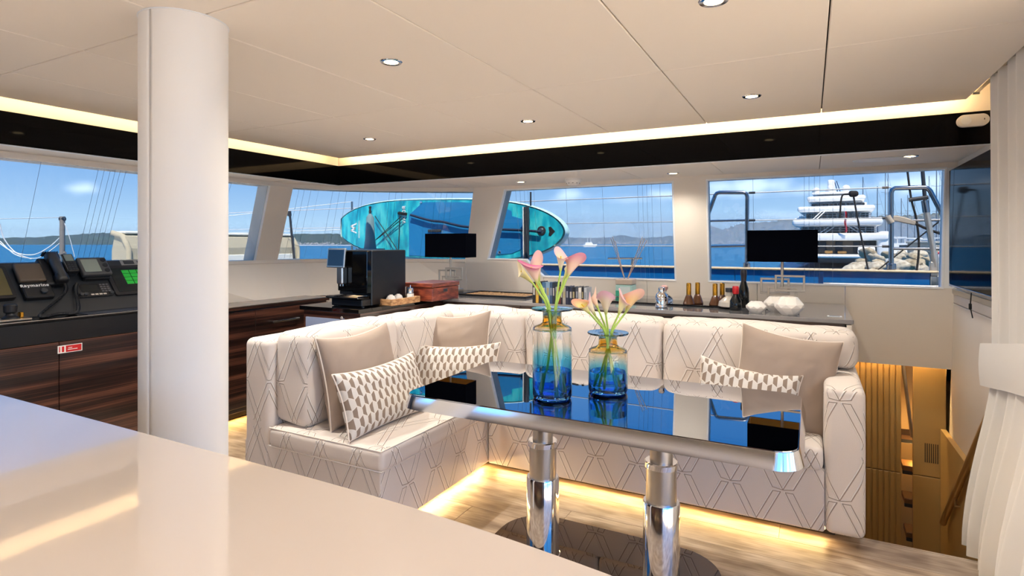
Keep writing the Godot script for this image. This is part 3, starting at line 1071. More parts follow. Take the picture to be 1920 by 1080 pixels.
func make_table() -> void:
	var t := thing("dining_table", "mirror-black dining table with polished steel edge on two telescopic pillars", "table", V(-0.80, 2.355, 0))
	var outline := round_rect(1.535, 0.795, 0.075, 8)
	var st := begin()
	var flat := Transform3D(Basis(Vector3.RIGHT, Vector3.FORWARD, Vector3.UP), Vector3(0, 0.69, 0))
	prism_into(st, round_rect(1.529, 0.789, 0.072, 8), 0.012, flat, true)
	part(t, "glass_top", done(st), mats["table_mirror"], Vector3(0, 0.0045, 0))
	# polished edge that slopes outwards a little below the glass
	st = begin()
	var hi := round_rect(1.535, 0.795, 0.075, 8)
	var lo := round_rect(1.564, 0.824, 0.089, 8)
	for i in hi.size():
		var j := (i + 1) % hi.size()
		st.set_smooth_group(1)
		T3(st, Vector3(lo[i].x, 0.643, -lo[i].y), Vector3(lo[j].x, 0.643, -lo[j].y), Vector3(hi[j].x, 0.696, -hi[j].y))
		T3(st, Vector3(lo[i].x, 0.643, -lo[i].y), Vector3(hi[j].x, 0.696, -hi[j].y), Vector3(hi[i].x, 0.696, -hi[i].y))
		st.set_smooth_group(-1)
		T3(st, Vector3(0, 0.643, 0), Vector3(lo[j].x, 0.643, -lo[j].y), Vector3(lo[i].x, 0.643, -lo[i].y))
		T3(st, Vector3(0, 0.696, 0), Vector3(hi[i].x, 0.696, -hi[i].y), Vector3(hi[j].x, 0.696, -hi[j].y))
	part(t, "edge_frame", done(st), mats["chrome"])
	for a in [-1.018, -0.513]:
		var x: float = a + 0.80
		var l := part(t, "pillar", lathe([Vector2(0, 0.012), Vector2(0.070, 0.012), Vector2(0.070, 0.348), Vector2(0.067, 0.355), Vector2(0.057, 0.355)], 40), mats["chrome"], Vector3(x, 0, 0.135))
		part(l, "middle_tube", lathe([Vector2(0.058, 0.35), Vector2(0.058, 0.485)], 36), mats["brushed"])
		part(l, "collar", lathe([Vector2(0.058, 0.485), Vector2(0.064, 0.487), Vector2(0.064, 0.506), Vector2(0.060, 0.510), Vector2(0.044, 0.510)], 36), mats["chrome"])
		part(l, "top_tube", lathe([Vector2(0.043, 0.508), Vector2(0.043, 0.643)], 32), mats["brushed"])
		part(l, "foot_collar", lathe([Vector2(0.073, 0.012), Vector2(0.075, 0.014), Vector2(0.075, 0.026), Vector2(0.071, 0.029)], 40), mats["chrome"])
	st = begin()
	prism_into(st, round_rect(0.98, 0.56, 0.20, 10), 0.012, Transform3D(Basis(Vector3.RIGHT, Vector3.FORWARD, Vector3.UP), Vector3(0, 0.0065, 0.075)), true)
	part(t, "floor_plate", done(st), mats["plate_mirror"])

func vase(label: String, pos: Vector3, R: float, body: float, total: float, clear_from: float, amber_body: float) -> Node3D:
	var t := thing("glass_vase", label, "vase", pos, "blue and amber glass vases")
	var outer := [[0.0, 0.0], [R - 0.012, 0.0], [R - 0.003, 0.004], [R, 0.014]]
	var k := 10
	for i in k:
		outer.append([R, lerpf(0.02, body - 0.02, float(i) / (k - 1))])
	outer += [[R - 0.002, body - 0.008], [R - 0.012, body - 0.001], [0.052, body + 0.006], [0.042, body + 0.014], [0.040, body + 0.03], [0.040, total - 0.012], [0.044, total - 0.006], [R + 0.003, total - 0.004], [R + 0.005, total], [R + 0.003, total + 0.003], [0.036, total + 0.001], [0.035, total - 0.008], [0.035, body + 0.028], [0.038, body + 0.010], [0.052, body], [R - 0.014, body - 0.006], [R - 0.006, body - 0.014]]
	for i in k:
		outer.append([R - 0.0045, lerpf(body - 0.02, 0.026, float(i) / (k - 1))])
	outer += [[R - 0.008, 0.020], [R - 0.02, 0.016], [0.0, 0.016]]
	var prof := []
	var tint := []
	# colour of the glass itself: blue at the foot, clear in the middle, amber at the neck
	var deep := Color(0.10, 0.36, 0.92)
	var mid := Color(0.24, 0.74, 0.96)
	var clear := Color(0.97, 0.97, 0.95)
	var amber := Color(0.93, 0.62, 0.12)
	var grey := Color(0.45, 0.62, 0.68)
	for e in outer:
		prof.append(Vector2(e[0], e[1]))
		var y: float = e[1]
		var c: Color
		if y > total - 0.013:
			c = grey
		elif y > body - 0.004:
			c = amber
		elif y > clear_from:
			c = mid.lerp(clear, smoothstep(clear_from, clear_from + 0.06, y))
			c = c.lerp(Color(0.95, 0.78, 0.45), amber_body * smoothstep(clear_from + 0.03, body, y))
		else:
			c = deep.lerp(mid, smoothstep(0.0, clear_from, y))
		tint.append(c)
	part(t, "glass", lathe(prof, 48, tint), mats["vase_glass"])
	return t

func lily(label: String, px_mouth: Vector2, px_neck: Vector2, px_rim: Vector2, foot: Vector3, d: float, size: float, face: float, inner: Color, outer: Color, dd: float = 0.0) -> void:
	var neck := at_d(px_neck.x, px_neck.y, d + dd)
	var tip := at_d(px_mouth.x, px_mouth.y, d + dd * 1.5)
	var rim := at_d(px_rim.x, px_rim.y, d)
	var t := thing("calla_lily", label, "flower", foot, "calla lilies in the glass vases")
	var o := foot
	var axis := (tip - neck).normalized()
	var pts := smooth_path([foot, foot.lerp(rim, 0.55), rim, rim.lerp(neck, 0.55) + Vector3(0, 0.004, 0), neck], 5).map(func(p): return p - o)
	var sm := M("lily_stem", 176, 206, 92, 0.45)
	part(t, "stem", tube(pts, 0.0048, 0.0042, 8), sm)
	# spathe: a funnel whose one side rises to a pointed, curled tip
	var L := (tip - neck).length()
	var bx := axis.cross(Vector3.UP).normalized()
	var by := bx.cross(axis).normalized()
	var u0 := bx * cos(face) + by * sin(face)
	var v0 := axis.cross(u0).normalized()
	var st := begin(true)
	var nu := 14
	var nv := 26
	var P := func(i: int, j: int) -> Vector3:
		var s := float(i) / nu
		var ph := TAU * 1.06 * j / nv - TAU * 0.53
		var r := 0.0045 + size * (0.17 * s + 0.16 * pow(s, 2.4))
		var back := 0.5 + 0.5 * cos(ph)
		var y := L * s * (0.66 + 0.46 * back * back * s)
		r *= 1.0 + 0.10 * s * sin(2.0 * ph + 0.6)
		r += size * 0.13 * pow(s, 7.0) * (1.0 - 0.6 * back)
		r += size * 0.05 * (ph + PI) / TAU * s
		y -= L * 0.10 * pow(s, 9.0) * (1.0 - back)
		return neck + axis * y + (u0 * cos(ph) + v0 * sin(ph)) * r - o
	var grn := Color8(196, 208, 100).srgb_to_linear()
	for i in nu:
		for j in nv:
			var q := [P.call(i, j), P.call(i + 1, j), P.call(i + 1, j + 1), P.call(i, j + 1)]
			for k in [0, 2, 1, 0, 3, 2]:
				var s := float(i + (1 if k == 1 or k == 2 else 0)) / nu
				var c := grn.lerp(outer.srgb_to_linear(), smoothstep(0.05, 0.42, s)).lerp(inner.srgb_to_linear(), smoothstep(0.62, 1.0, s))
				st.set_color(c)
				st.add_vertex(q[k])
	var pm := M("lily_petal", 255, 255, 255, 0.55)
	pm.vertex_color_use_as_albedo = true
	pm.backlight_enabled = true
	pm.backlight = Color(0.45, 0.40, 0.36)
	part(t, "spathe", done(st), pm)
	part(t, "spadix", tube([neck + axis * L * 0.15 - o, neck + axis * L * 0.68 - o], 0.0042, 0.0026, 8), M("spadix", 226, 196, 70, 0.8))

func make_flowers() -> void:
	var p1 := V(-0.965, 2.20, 0.7025)
	var p2 := V(-0.785, 2.395, 0.7025)
	vase("tall cylindrical glass vase, blue foot and amber neck, on the table", p1, 0.083, 0.302, 0.373, 0.165, 0.0)
	vase("short cylindrical glass vase, blue foot and amber neck, on the table", p2, 0.085, 0.192, 0.258, 0.095, 0.75)
	# water stands inside each vase
	one("vase_water", "clear water inside the tall glass vase", "water", cyl(0.0775, 0.10, 40), mats["water"], p1 + Vector3(0, 0.0165, 0))
	one("vase_water", "clear water inside the short glass vase", "water", cyl(0.0795, 0.075, 40), mats["water"], p2 + Vector3(0, 0.0165, 0))
	var d1 := 2.37
	var d2 := 2.455
	var pink := Color8(236, 190, 196)
	var rose := Color8(205, 96, 150)
	var peach := Color8(242, 206, 184)
	var ivory := Color8(240, 226, 196)
	var F1 := func(x: float, z: float) -> Vector3: return p1 + Vector3(x, 0.02, z)
	var F2 := func(x: float, z: float) -> Vector3: return p2 + Vector3(x, 0.02, z)
	lily("calla lily with deep pink throat, leaning forward over the tall vase", Vector2(990, 486), Vector2(1008, 532), Vector2(1029, 577), F1.call(0.035, 0.03), d1 - 0.01, 0.085, -1.2, rose, peach, -0.03)
	lily("yellowish calla lily bending low to the side of the tall vase", Vector2(966, 497), Vector2(999, 531), Vector2(1026, 577), F1.call(0.02, -0.03), d1 + 0.01, 0.05, 1.0, ivory, Color8(232, 222, 150), 0.02)
	lily("blush calla lily bud behind the deep pink one in the tall vase", Vector2(1004, 478), Vector2(1011, 528), Vector2(1031, 577), F1.call(0.045, -0.01), d1 + 0.02, 0.06, 1.6, pink, peach, 0.06)
	lily("narrow pale calla lily standing upright in the tall vase", Vector2(1052, 467), Vector2(1051, 508), Vector2(1041, 578), F1.call(-0.03, 0.02), d1, 0.055, 2.6, pink, ivory, 0.0)
	lily("wide pink calla lily tipping over at the top of the tall vase", Vector2(1082, 476), Vector2(1063, 521), Vector2(1042, 578), F1.call(-0.045, -0.02), d1 + 0.01, 0.085, -0.5, Color8(232, 150, 168), peach, 0.0)
	lily("calla lily stem with a small green bud in the tall vase", Vector2(1069, 497), Vector2(1058, 522), Vector2(1043, 577), F1.call(-0.01, -0.045), d1 + 0.02, 0.028, 0.4, ivory, Color8(214, 216, 140), 0.03)
	lily("calla lily with reddish rim reaching furthest out of the short vase", Vector2(1083, 562), Vector2(1106, 588), Vector2(1134, 623), F2.call(0.04, 0.02), d2 - 0.02, 0.055, -0.6, Color8(214, 150, 120), Color8(236, 224, 150), -0.03)
	lily("slim ivory calla lily beside the furthest leaning one in the short vase", Vector2(1098, 556), Vector2(1116, 592), Vector2(1136, 623), F2.call(0.03, -0.03), d2 + 0.01, 0.05, 1.5, pink, ivory, 0.02)
	lily("tall peach calla lily at the back of the short vase", Vector2(1108, 545), Vector2(1121, 578), Vector2(1138, 623), F2.call(0.01, -0.045), d2 + 0.02, 0.055, 0.8, peach, peach, 0.05)
	lily("pink calla lily in the middle of the short vase, throat towards the sofa end", Vector2(1135, 546), Vector2(1136, 590), Vector2(1140, 624), F2.call(0.0, 0.045), d2 - 0.02, 0.085, -1.6, Color8(240, 190, 206), Color8(236, 220, 190), -0.03)
	lily("pale calla lily rising right of the middle in the short vase", Vector2(1173, 549), Vector2(1160, 590), Vector2(1146, 623), F2.call(-0.03, 0.0), d2, 0.065, 1.9, pink, Color8(236, 224, 170), 0.0)
	lily("peach calla lily with a curled brown tip in the short vase", Vector2(1192, 544), Vector2(1173, 586), Vector2(1148, 623), F2.call(-0.045, 0.02), d2, 0.08, -0.3, Color8(240, 190, 170), Color8(232, 196, 140), 0.02)

# ---------------------------------------------------------------- galley counter in the foreground
func make_galley() -> void:
	var t := thing("galley_counter", "large glossy cream galley counter with a softly curved end", "counter", V(-1.6, 0.2, 0))
	var p := PackedVector2Array([Vector2(-3.2, -0.7), Vector2(-3.2, 0.7535), Vector2(-2.0, 0.7535), Vector2(-1.0, 0.752)])
	# long curve towards the aft end
	for i in 15:
		var f := i / 14.0
		p.append(Vector2(lerpf(-0.92, -0.02, f), 0.7515 - 0.075 * pow(f, 2.4)))
	for i in 9:
		var q := PI / 2 * (1.0 - i / 8.0)
		p.append(Vector2(-0.02 + 0.22 * cos(q), 0.4565 + 0.22 * sin(q)))
	p.append(Vector2(0.20, -0.7))
	var st := begin()
	prism_into(st, p, 0.038, Transform3D(Basis(Vector3.RIGHT, Vector3.FORWARD, Vector3.UP), Vector3(0, 0.901, 0) - t.position), true)
	part(t, "worktop", done(st), mats["counter_quartz"])
	var q := PackedVector2Array()
	for v in p:
		q.append(Vector2(clampf(v.x, -3.15, 0.12), v.y * 0.9 - 0.03))
	st = begin()
	prism_into(st, q, 0.86, Transform3D(Basis(Vector3.RIGHT, Vector3.FORWARD, Vector3.UP), Vector3(0, 0.45, 0) - t.position), true)
	part(t, "cabinet_body", done(st), mats["ebony"])
	abh(t, "kick_board", mats["black_satin"], -3.1, 0.05, -0.6, 0.6, 0.0, 0.03)

# ---------------------------------------------------------------- sideboard and what stands on it
const TOP := 0.92

func make_sideboard() -> void:
	var s := thing("sideboard", "long low sideboard of dark striped wood behind the sofa", "sideboard", V(-1.2, 4.2, 0))
	for k in 4:
		var a0 := -2.60 + k * 0.694
		abh(s, "carcass", mats["ebony"], a0 + 0.001, a0 + 0.693, 3.76, 4.66, 0.0, 0.893, 0.002)
	one("stone_worktop", "glossy grey stone top of the sideboard below the starboard windows", "countertop", cbox(Vector3(2.815, 0.025, 0.965), 0.003), mats["sideboard_stone"], V(-1.1925, 4.2025, TOP - 0.0125))
	var c := thing("coffee_cabinet", "dark wood cabinet with a glass fridge door under the coffee machine", "cabinet", V(-2.87, 3.6, 0))
	abh(c, "body", mats["ebony"], -3.135, -2.615, 2.835, 4.45, 0.0, 0.893, 0.002)
	abh(c, "top", mats["black_gloss"], -3.15, -2.605, 2.81, 4.50, 0.893, TOP, 0.002)
	var d := abh(c, "fridge_door", M("fridge_glass", 156, 172, 206, 0.15, 0.1), -3.10, -2.63, 2.818, 2.835, 0.30, 0.845, 0.003)
	var lk := part(d, "latch", cyl(0.012, 0.02, 16, 0.002), mats["chrome"], Vector3(0.115, 0.285, 0.004), Vector3(PI / 2, 0, 0))
	part(lk, "thumb_turn", cbox(Vector3(0.006, 0.012, 0.02), 0.001), mats["chrome"], Vector3(0, 0.024, 0))

	# coffee machine
	var m := thing("coffee_machine", "black automatic coffee machine with a tilted touch screen", "coffee machine", V(-2.81, 3.12, TOP))
	abh(m, "body", mats["black_satin"], -2.955, -2.655, 2.99, 3.36, TOP + 0.004, TOP + 0.385, 0.006)
	abh(m, "front_cheek", mats["black_gloss"], -2.79, -2.657, 2.945, 2.992, TOP + 0.09, TOP + 0.38, 0.004)
	abh(m, "front_panel", mats["black_gloss"], -2.953, -2.792, 2.975, 2.99, TOP + 0.10, TOP + 0.38, 0.003)
	abh(m, "base", mats["black_satin"], -2.945, -2.665, 2.905, 3.0, TOP + 0.004, TOP + 0.055, 0.006)
	var tray := abh(m, "drip_tray", mats["black_gloss"], -2.955, -2.67, 2.87, 2.985, TOP + 0.055, TOP + 0.075, 0.004)
	part(tray, "tray_rim", cbox(Vector3(0.289, 0.014, 0.006), 0.002), mats["chrome"], Vector3(0, 0.001, 0.058))
	for k in 9:
		part(tray, "grid_bar", cbox(Vector3(0.26, 0.003, 0.004), 0.001), mats["chrome"], Vector3(0, 0.0105, -0.045 + k * 0.011))
	var sp := abh(m, "spout", mats["brushed"], -2.92, -2.862, 2.925, 2.976, TOP + 0.15, TOP + 0.27, 0.008)
	part(sp, "nozzle", cyl(0.006, 0.02, 10), mats["chrome"], Vector3(-0.012, -0.075, 0.0))
	part(sp, "nozzle", cyl(0.006, 0.02, 10), mats["chrome"], Vector3(0.012, -0.075, 0.0))
	var sc := part(m, "screen", cbox(Vector3(0.175, 0.135, 0.016), 0.004), mats["brushed"], V(-2.925, 2.935, TOP + 0.33) - m.position, Vector3(-0.10, -0.05, 0))
	part(sc, "display", cbox(Vector3(0.152, 0.112, 0.003), 0.001), M("dark_display", 22, 52, 84, 0.12), Vector3(0, 0.002, 0.008))
	for x in [-2.93, -2.68]:
		for z in [2.93, 3.33]:
			part(m, "foot", cyl(0.012, 0.006, 12), mats["charcoal"], V(x, z, TOP - 0.001) - m.position)

	# tray with cups, mahogany box
	var t := thing("wooden_tray", "pale wooden tray beside the coffee machine", "tray", V(-2.70, 3.23, TOP + 0.001), "", 0.0)
	t.position = V(-2.66, 3.235, TOP + 0.001)
	t.rotation.y = -0.0
	part(t, "bottom", cbox(Vector3(0.20, 0.008, 0.30), 0.001), mats["acacia"], Vector3(0, 0.004, 0))
	for e in [[Vector3(0, 0.022, 0.155), Vector3(0.22, 0.044, 0.012)], [Vector3(0, 0.022, -0.155), Vector3(0.22, 0.044, 0.012)], [Vector3(0.105, 0.022, 0), Vector3(0.012, 0.044, 0.298)], [Vector3(-0.105, 0.022, 0), Vector3(0.012, 0.044, 0.298)]]:
		part(t, "side", cbox(e[1], 0.002), mats["acacia"], e[0])
	var cup := [Vector2(0.0, 0.060), Vector2(0.012, 0.060), Vector2(0.014, 0.056), Vector2(0.026, 0.050), Vector2(0.033, 0.035), Vector2(0.036, 0.0), Vector2(0.033, 0.0), Vector2(0.030, 0.034), Vector2(0.02, 0.047), Vector2(0, 0.05)]
	cup.reverse()
	var spots := [[-0.055, 0.10], [-0.055, 0.02], [0.03, 0.075], [0.03, -0.005]]
	for k in 4:
		var q := thing("espresso_cup", "white cup upside down on the wooden tray", "cup", t.position + Vector3(spots[k][0], 0.0085, spots[k][1]), "white cups on the tray")
		part(q, "bowl", lathe(cup, 24), mats["porcelain"])
		var hp := []
		for i in 9:
			var f := PI * i / 8.0
			hp.append(Vector3(0.034 + 0.014 * sin(f), 0.025 + 0.013 * cos(f), 0))
		part(q, "handle", tube(hp, 0.0035, -1, 6), mats["porcelain"], Vector3.ZERO, Vector3(0, -0.6 - 0.5 * k, 0))
	var sh := thing("sugar_shaker", "small glass sugar shaker with steel top on the wooden tray", "shaker", t.position + Vector3(0.065, 0.0085, -0.10))
	part(sh, "jar", lathe([Vector2(0, 0), Vector2(0.024, 0), Vector2(0.026, 0.004), Vector2(0.026, 0.055), Vector2(0.023, 0.06), Vector2(0, 0.06)], 20), mats["porcelain"])
	part(sh, "lid", lathe([Vector2(0.027, 0.058), Vector2(0.027, 0.085), Vector2(0.022, 0.096), Vector2(0.006, 0.100), Vector2(0.004, 0.118), Vector2(0, 0.118)], 20), mats["chrome"])
	var b := thing("humidor_box", "polished mahogany box with a small metal plate on its front", "box", V(-2.43, 3.42, TOP + 0.001))
	b.position = V(-2.60, 3.62, TOP + 0.001)
	part(b, "body", cbox(Vector3(0.25, 0.10, 0.35), 0.003), mats["mahogany"], Vector3(0, 0.05, 0))
	part(b, "lid", cbox(Vector3(0.262, 0.032, 0.362), 0.004), mats["mahogany"], Vector3(0, 0.119, 0))
	part(b, "name_plate", cbox(Vector3(0.004, 0.024, 0.055), 0.001), mats["charcoal"], Vector3(0.1265, 0.075, 0.01))

	# lamps: three interlocking metal frames under a black rectangular shade
	lamp("table lamp with black oblong shade on stacked metal frames, by the mahogany box", V(-2.77, 4.12, TOP), 0.42, 0.0)
	lamp("table lamp with black oblong shade on stacked metal frames, behind the white vases", V(-0.165, 4.12, TOP), 0.41, 0.0)

	# white facetted vases
	facet("small white facetted vase set apart from the other two", V(-0.30, 3.84, TOP), 0.062, 0.072)
	facet("medium white facetted vase half hidden behind the largest one", V(-0.20, 3.98, TOP), 0.070, 0.095)
	facet("largest white facetted vase on the sideboard by the lamp", V(-0.115, 3.82, TOP), 0.085, 0.110)

	# sunken herb tray and long black tray
	var g := thing("straw_tray", "black rectangular tray filled with brown straw on the sideboard", "tray", V(-2.28, 4.15, TOP))
	for e in [[Vector3(0, 0.008, 0.17), Vector3(0.62, 0.016, 0.012)], [Vector3(0, 0.008, -0.17), Vector3(0.62, 0.016, 0.012)], [Vector3(0.304, 0.008, 0), Vector3(0.012, 0.016, 0.33)], [Vector3(-0.304, 0.008, 0), Vector3(0.012, 0.016, 0.33)]]:
		part(g, "rim", cbox(e[1], 0.002), mats["black_satin"], e[0])
	var sm := M("straw", 255, 255, 255, 0.9)
	sm.albedo_texture = noise_tex(6, 0.06, [[0.0, Color8(92, 66, 42)], [0.5, Color8(158, 122, 82)], [1.0, Color8(208, 176, 130)]], 256, 256, FastNoiseLite.TYPE_CELLULAR)
	sm.uv1_triplanar = true
	sm.uv1_scale = Vector3(4, 4, 4)
	var nz := FastNoiseLite.new()
	nz.seed = 2
	nz.frequency = 30.0
	part(g, "straw_filling", sheet(func(u, v): return Vector3((u - 0.5) * 0.60, 0.007 + 0.006 * nz.get_noise_2d(u * 2, v), (0.5 - v) * 0.32), 40, 24), sm)
	one("serving_tray", "long shallow black tray under the bottles on the sideboard", "tray", cbox(Vector3(0.95, 0.012, 0.30), 0.004), mats["black_gloss"], V(-0.95, 4.16, TOP + 0.006))

	# books
	var cols := [[22, 22, 26], [204, 158, 58], [28, 30, 40], [58, 98, 138], [120, 150, 176], [44, 74, 108], [34, 40, 52], [150, 152, 158], [110, 44, 38], [28, 28, 34], [150, 146, 140], [24, 32, 58], [36, 44, 68], [18, 20, 26], [60, 66, 78], [206, 204, 198], [24, 26, 32], [170, 174, 180]]
	var words := ["black", "mustard yellow", "dark navy", "steel blue", "light blue", "mid blue", "slate", "grey", "dull red", "jet black", "stone grey", "deep blue", "indigo", "matt black", "dark grey", "white", "ink black", "silver grey"]
	var x := -1.80
	rng.seed = 19
	for k in cols.size():
		var w := rng.randf_range(0.014, 0.026) if k != 4 and k != 3 else 0.030
		var h := 0.152 - (0.028 if k > 6 else 0.0) + rng.randf_range(-0.004, 0.004)
		var dp := rng.randf_range(0.10, 0.115)
		var bk := thing("book", "small %s book in the row on the sideboard" % words[k], "book", V(x + w / 2, 3.80, TOP), "books on the sideboard")
		var cm := M("book_%d" % k, cols[k][0], cols[k][1], cols[k][2], 0.4)
		part(bk, "cover", cbox(Vector3(0.002, h, dp), 0.0005), cm, Vector3(-w / 2 + 0.001, h / 2, 0))
		part(bk, "cover", cbox(Vector3(0.002, h, dp), 0.0005), cm, Vector3(w / 2 - 0.001, h / 2, 0))
		part(bk, "spine", cbox(Vector3(w, h, 0.003), 0.001), cm, Vector3(0, h / 2, dp / 2))
		part(bk, "pages", cbox(Vector3(w - 0.004, h - 0.006, dp - 0.006), 0.0), M("paper", 232, 226, 212, 0.8), Vector3(0, h / 2, -0.001))
		part(bk, "title_label", cbox(Vector3(w * 0.55, h * 0.36, 0.001), 0.0), M("book_title_%d" % (k % 3), [168, 150, 128][k % 3], [166, 140, 134][k % 3], [160, 104, 146][k % 3], 0.5), Vector3(0, h * 0.56, dp / 2 + 0.0018))
		x += w + 0.0012

	# reed diffuser
	var rd := thing("reed_diffuser", "square glass reed diffuser with long sticks by the window", "diffuser", V(-1.33, 4.52, TOP))
	part(rd, "bottle", cbox(Vector3(0.135, 0.10, 0.135), 0.008), M("diffuser_glass", 176, 214, 206, 0.1), Vector3(0, 0.05, 0))
	part(rd, "label", cbox(Vector3(0.085, 0.06, 0.002), 0.0), M("diffuser_label", 214, 226, 224, 0.5), Vector3(0.012, 0.055, 0.0685))
	part(rd, "green_stripe", cbox(Vector3(0.03, 0.045, 0.002), 0.0), M("diffuser_green", 60, 168, 138, 0.4), Vector3(-0.05, 0.03, 0.0685))
	part(rd, "collar", cbox(Vector3(0.137, 0.045, 0.137), 0.006), M("diffuser_collar", 196, 178, 160, 0.5), Vector3(0, 0.1225, 0))
	for e in [[1143, 446], [1147, 444], [1152, 452], [1203, 444], [1207, 447], [1212, 450], [1199, 452]]:
		var tip := at_b(e[0], e[1], 4.52) - rd.position
		part(rd, "stick", tube([Vector3(tip.x * 0.06, 0.13, 0.0), tip + Vector3(0, 0, -0.01 * (e[0] % 5))], 0.0024, -1, 5), M("reed", 190, 160, 136, 0.7))

	# bar things
	var k1 := thing("cocktail_shaker", "chrome cocktail shaker with a rounded cap at the sofa end of the bar set", "shaker", V(-0.89, 3.86, TOP))
	part(k1, "body", lathe([Vector2(0, 0), Vector2(0.036, 0.0), Vector2(0.042, 0.004), Vector2(0.044, 0.05), Vector2(0.040, 0.062)], 28), mats["chrome"])
	part(k1, "shoulder", lathe([Vector2(0.044, 0.060), Vector2(0.044, 0.066), Vector2(0.034, 0.092), Vector2(0.022, 0.102)], 28), mats["chrome"])
	part(k1, "cap", lathe([Vector2(0.022, 0.102), Vector2(0.023, 0.125), Vector2(0.018, 0.136), Vector2(0, 0.138)], 24), mats["chrome"])
	var dec := [Vector2(0, 0), Vector2(0.05, 0.0), Vector2(0.062, 0.006), Vector2(0.058, 0.03), Vector2(0.028, 0.055), Vector2(0.016, 0.062), Vector2(0.016, 0.085)]
	var spots2 := [[-0.745, 4.04], [-0.70, 4.12], [-0.575, 4.06], [-0.54, 4.14]]
	for q in 4:
		var o := thing("gilt_bottle", "gold capped amber bottle, %s" % ["front one of the pair by the shaker", "rear one of the pair by the shaker", "front one of the pair by the champagne", "rear one of the pair by the champagne"][q], "bottle", V(spots2[q][0], spots2[q][1], TOP + 0.0125), "gold capped bottles")
		part(o, "glass_body", lathe([Vector2(0, 0), Vector2(0.038, 0.0), Vector2(0.040, 0.005), Vector2(0.022, 0.055), Vector2(0.014, 0.07), Vector2(0.0, 0.071)], 20), M("brown_glass", 92, 60, 40, 0.05))
		part(o, "gold_cap", lathe([Vector2(0.0155, 0.064), Vector2(0.0165, 0.068), Vector2(0.0165, 0.142), Vector2(0.012, 0.147), Vector2(0, 0.148)], 20), mats["gold"])
	var d1 := thing("glass_decanter", "low clear glass decanter with a facetted stopper on the black tray", "decanter", V(-0.93, 4.12, TOP + 0.0125))
	part(d1, "bowl", lathe(dec, 24), mats["clear_glass"])
	part(d1, "stopper", lathe([Vector2(0, 0.08), Vector2(0.014, 0.08), Vector2(0.026, 0.095), Vector2(0.026, 0.11), Vector2(0.012, 0.122), Vector2(0, 0.122)], 8), M("rose_glass", 214, 172, 160, 0.05))
	var d2 := thing("ship_decanter", "wide clear glass decanter with a dark stopper beside the champagne", "decanter", V(-0.475, 3.99, TOP + 0.0125))
	part(d2, "bowl", lathe(dec.map(func(p): return p * 1.15), 24), M("smoke_glass", 196, 190, 180, 0.04))
	part(d2, "stopper", cyl(0.026, 0.028, 20, 0.002), mats["charcoal"], Vector3(0, 0.098, 0))
	var ch := thing("champagne_bottle", "dark champagne bottle with black foil neck behind the red capped one", "bottle", V(-0.40, 4.12, TOP))
	part(ch, "glass_body", lathe([Vector2(0, 0), Vector2(0.031, 0), Vector2(0.034, 0.006), Vector2(0.034, 0.10), Vector2(0.030, 0.13), Vector2(0.018, 0.17), Vector2(0.015, 0.185)], 24), M("green_black_glass", 16, 20, 22, 0.06))
	part(ch, "foil", lathe([Vector2(0.0165, 0.17), Vector2(0.0175, 0.19), Vector2(0.019, 0.215), Vector2(0.0205, 0.225), Vector2(0.0205, 0.25), Vector2(0.015, 0.257), Vector2(0, 0.258)], 20), M("black_foil", 26, 26, 34, 0.4))
	var rb := thing("spirit_bottle", "squat dark bottle with a red wax cap in front of the champagne", "bottle", V(-0.43, 3.93, TOP))
	part(rb, "glass_body", lathe([Vector2(0, 0), Vector2(0.034, 0), Vector2(0.038, 0.008), Vector2(0.036, 0.06), Vector2(0.018, 0.095), Vector2(0.016, 0.115)], 24), M("green_black_glass"))
	part(rb, "wax_cap", lathe([Vector2(0.017, 0.105), Vector2(0.020, 0.110), Vector2(0.020, 0.150), Vector2(0.016, 0.156), Vector2(0, 0.157)], 20), M("red_wax", 190, 24, 34, 0.35))
	var pl := thing("name_card", "small white printed card on the end of the sideboard", "card", V(0.125, 3.86, TOP))
	part(pl, "card", cbox(Vector3(0.075, 0.002, 0.045), 0.0), M("card_white", 226, 228, 232, 0.5), Vector3(0, 0.001, 0))
	for k in 3:
		part(pl, "print_line", cbox(Vector3(0.055, 0.0006, 0.004), 0.0), M("card_print", 120, 128, 140, 0.6), Vector3(0, 0.0023, -0.010 + k * 0.010))

func rect_frame(w: float, h: float, t: float) -> ArrayMesh:
	var st := begin()
	for e in [[Vector3(0, h / 2 - t / 2, 0), Vector3(w, t, t)], [Vector3(0, -h / 2 + t / 2, 0), Vector3(w, t, t)], [Vector3(-w / 2 + t / 2, 0, 0), Vector3(t, h - 2 * t, t)], [Vector3(w / 2 - t / 2, 0, 0), Vector3(t, h - 2 * t, t)]]:
		cbox_into(st, e[1], t * 0.12, Transform3D(Basis(), e[0]))
	return done(st)

func lamp(label: String, pos: Vector3, w: float, turn: float) -> void:
	var t := thing("table_lamp", label, "lamp", pos, "black shaded table lamps", turn)
	var m: Material = mats["aged_silver"]
	part(t, "foot", cbox(Vector3(0.20, 0.045, 0.11), 0.004), mats["brushed"], Vector3(0, 0.0225, 0))
	part(t, "lower_frame", rect_frame(0.178, 0.108, 0.0135), m, Vector3(0.0, 0.096, 0))
	part(t, "side_frame", rect_frame(0.178, 0.108, 0.0135), m, Vector3(-0.045, 0.15, -0.013))
	part(t, "upper_frame", rect_frame(0.178, 0.108, 0.0135), m, Vector3(0.045, 0.172, 0.013))
	part(t, "stem", cyl(0.009, 0.22, 14), m, Vector3(0.0, 0.145, 0))
	var s := part(t, "shade", shade_mesh(w, 0.205, 0.17, 0.003), mats["linen_shade"], Vector3(0, 0.415, 0))
	part(s, "lining", shade_mesh(w - 0.008, 0.203, 0.162, 0.002), mats["shade_gold"])
	part(s, "spider", cbox(Vector3(w - 0.01, 0.004, 0.006), 0.001), mats["brushed"], Vector3(0, -0.06, 0))

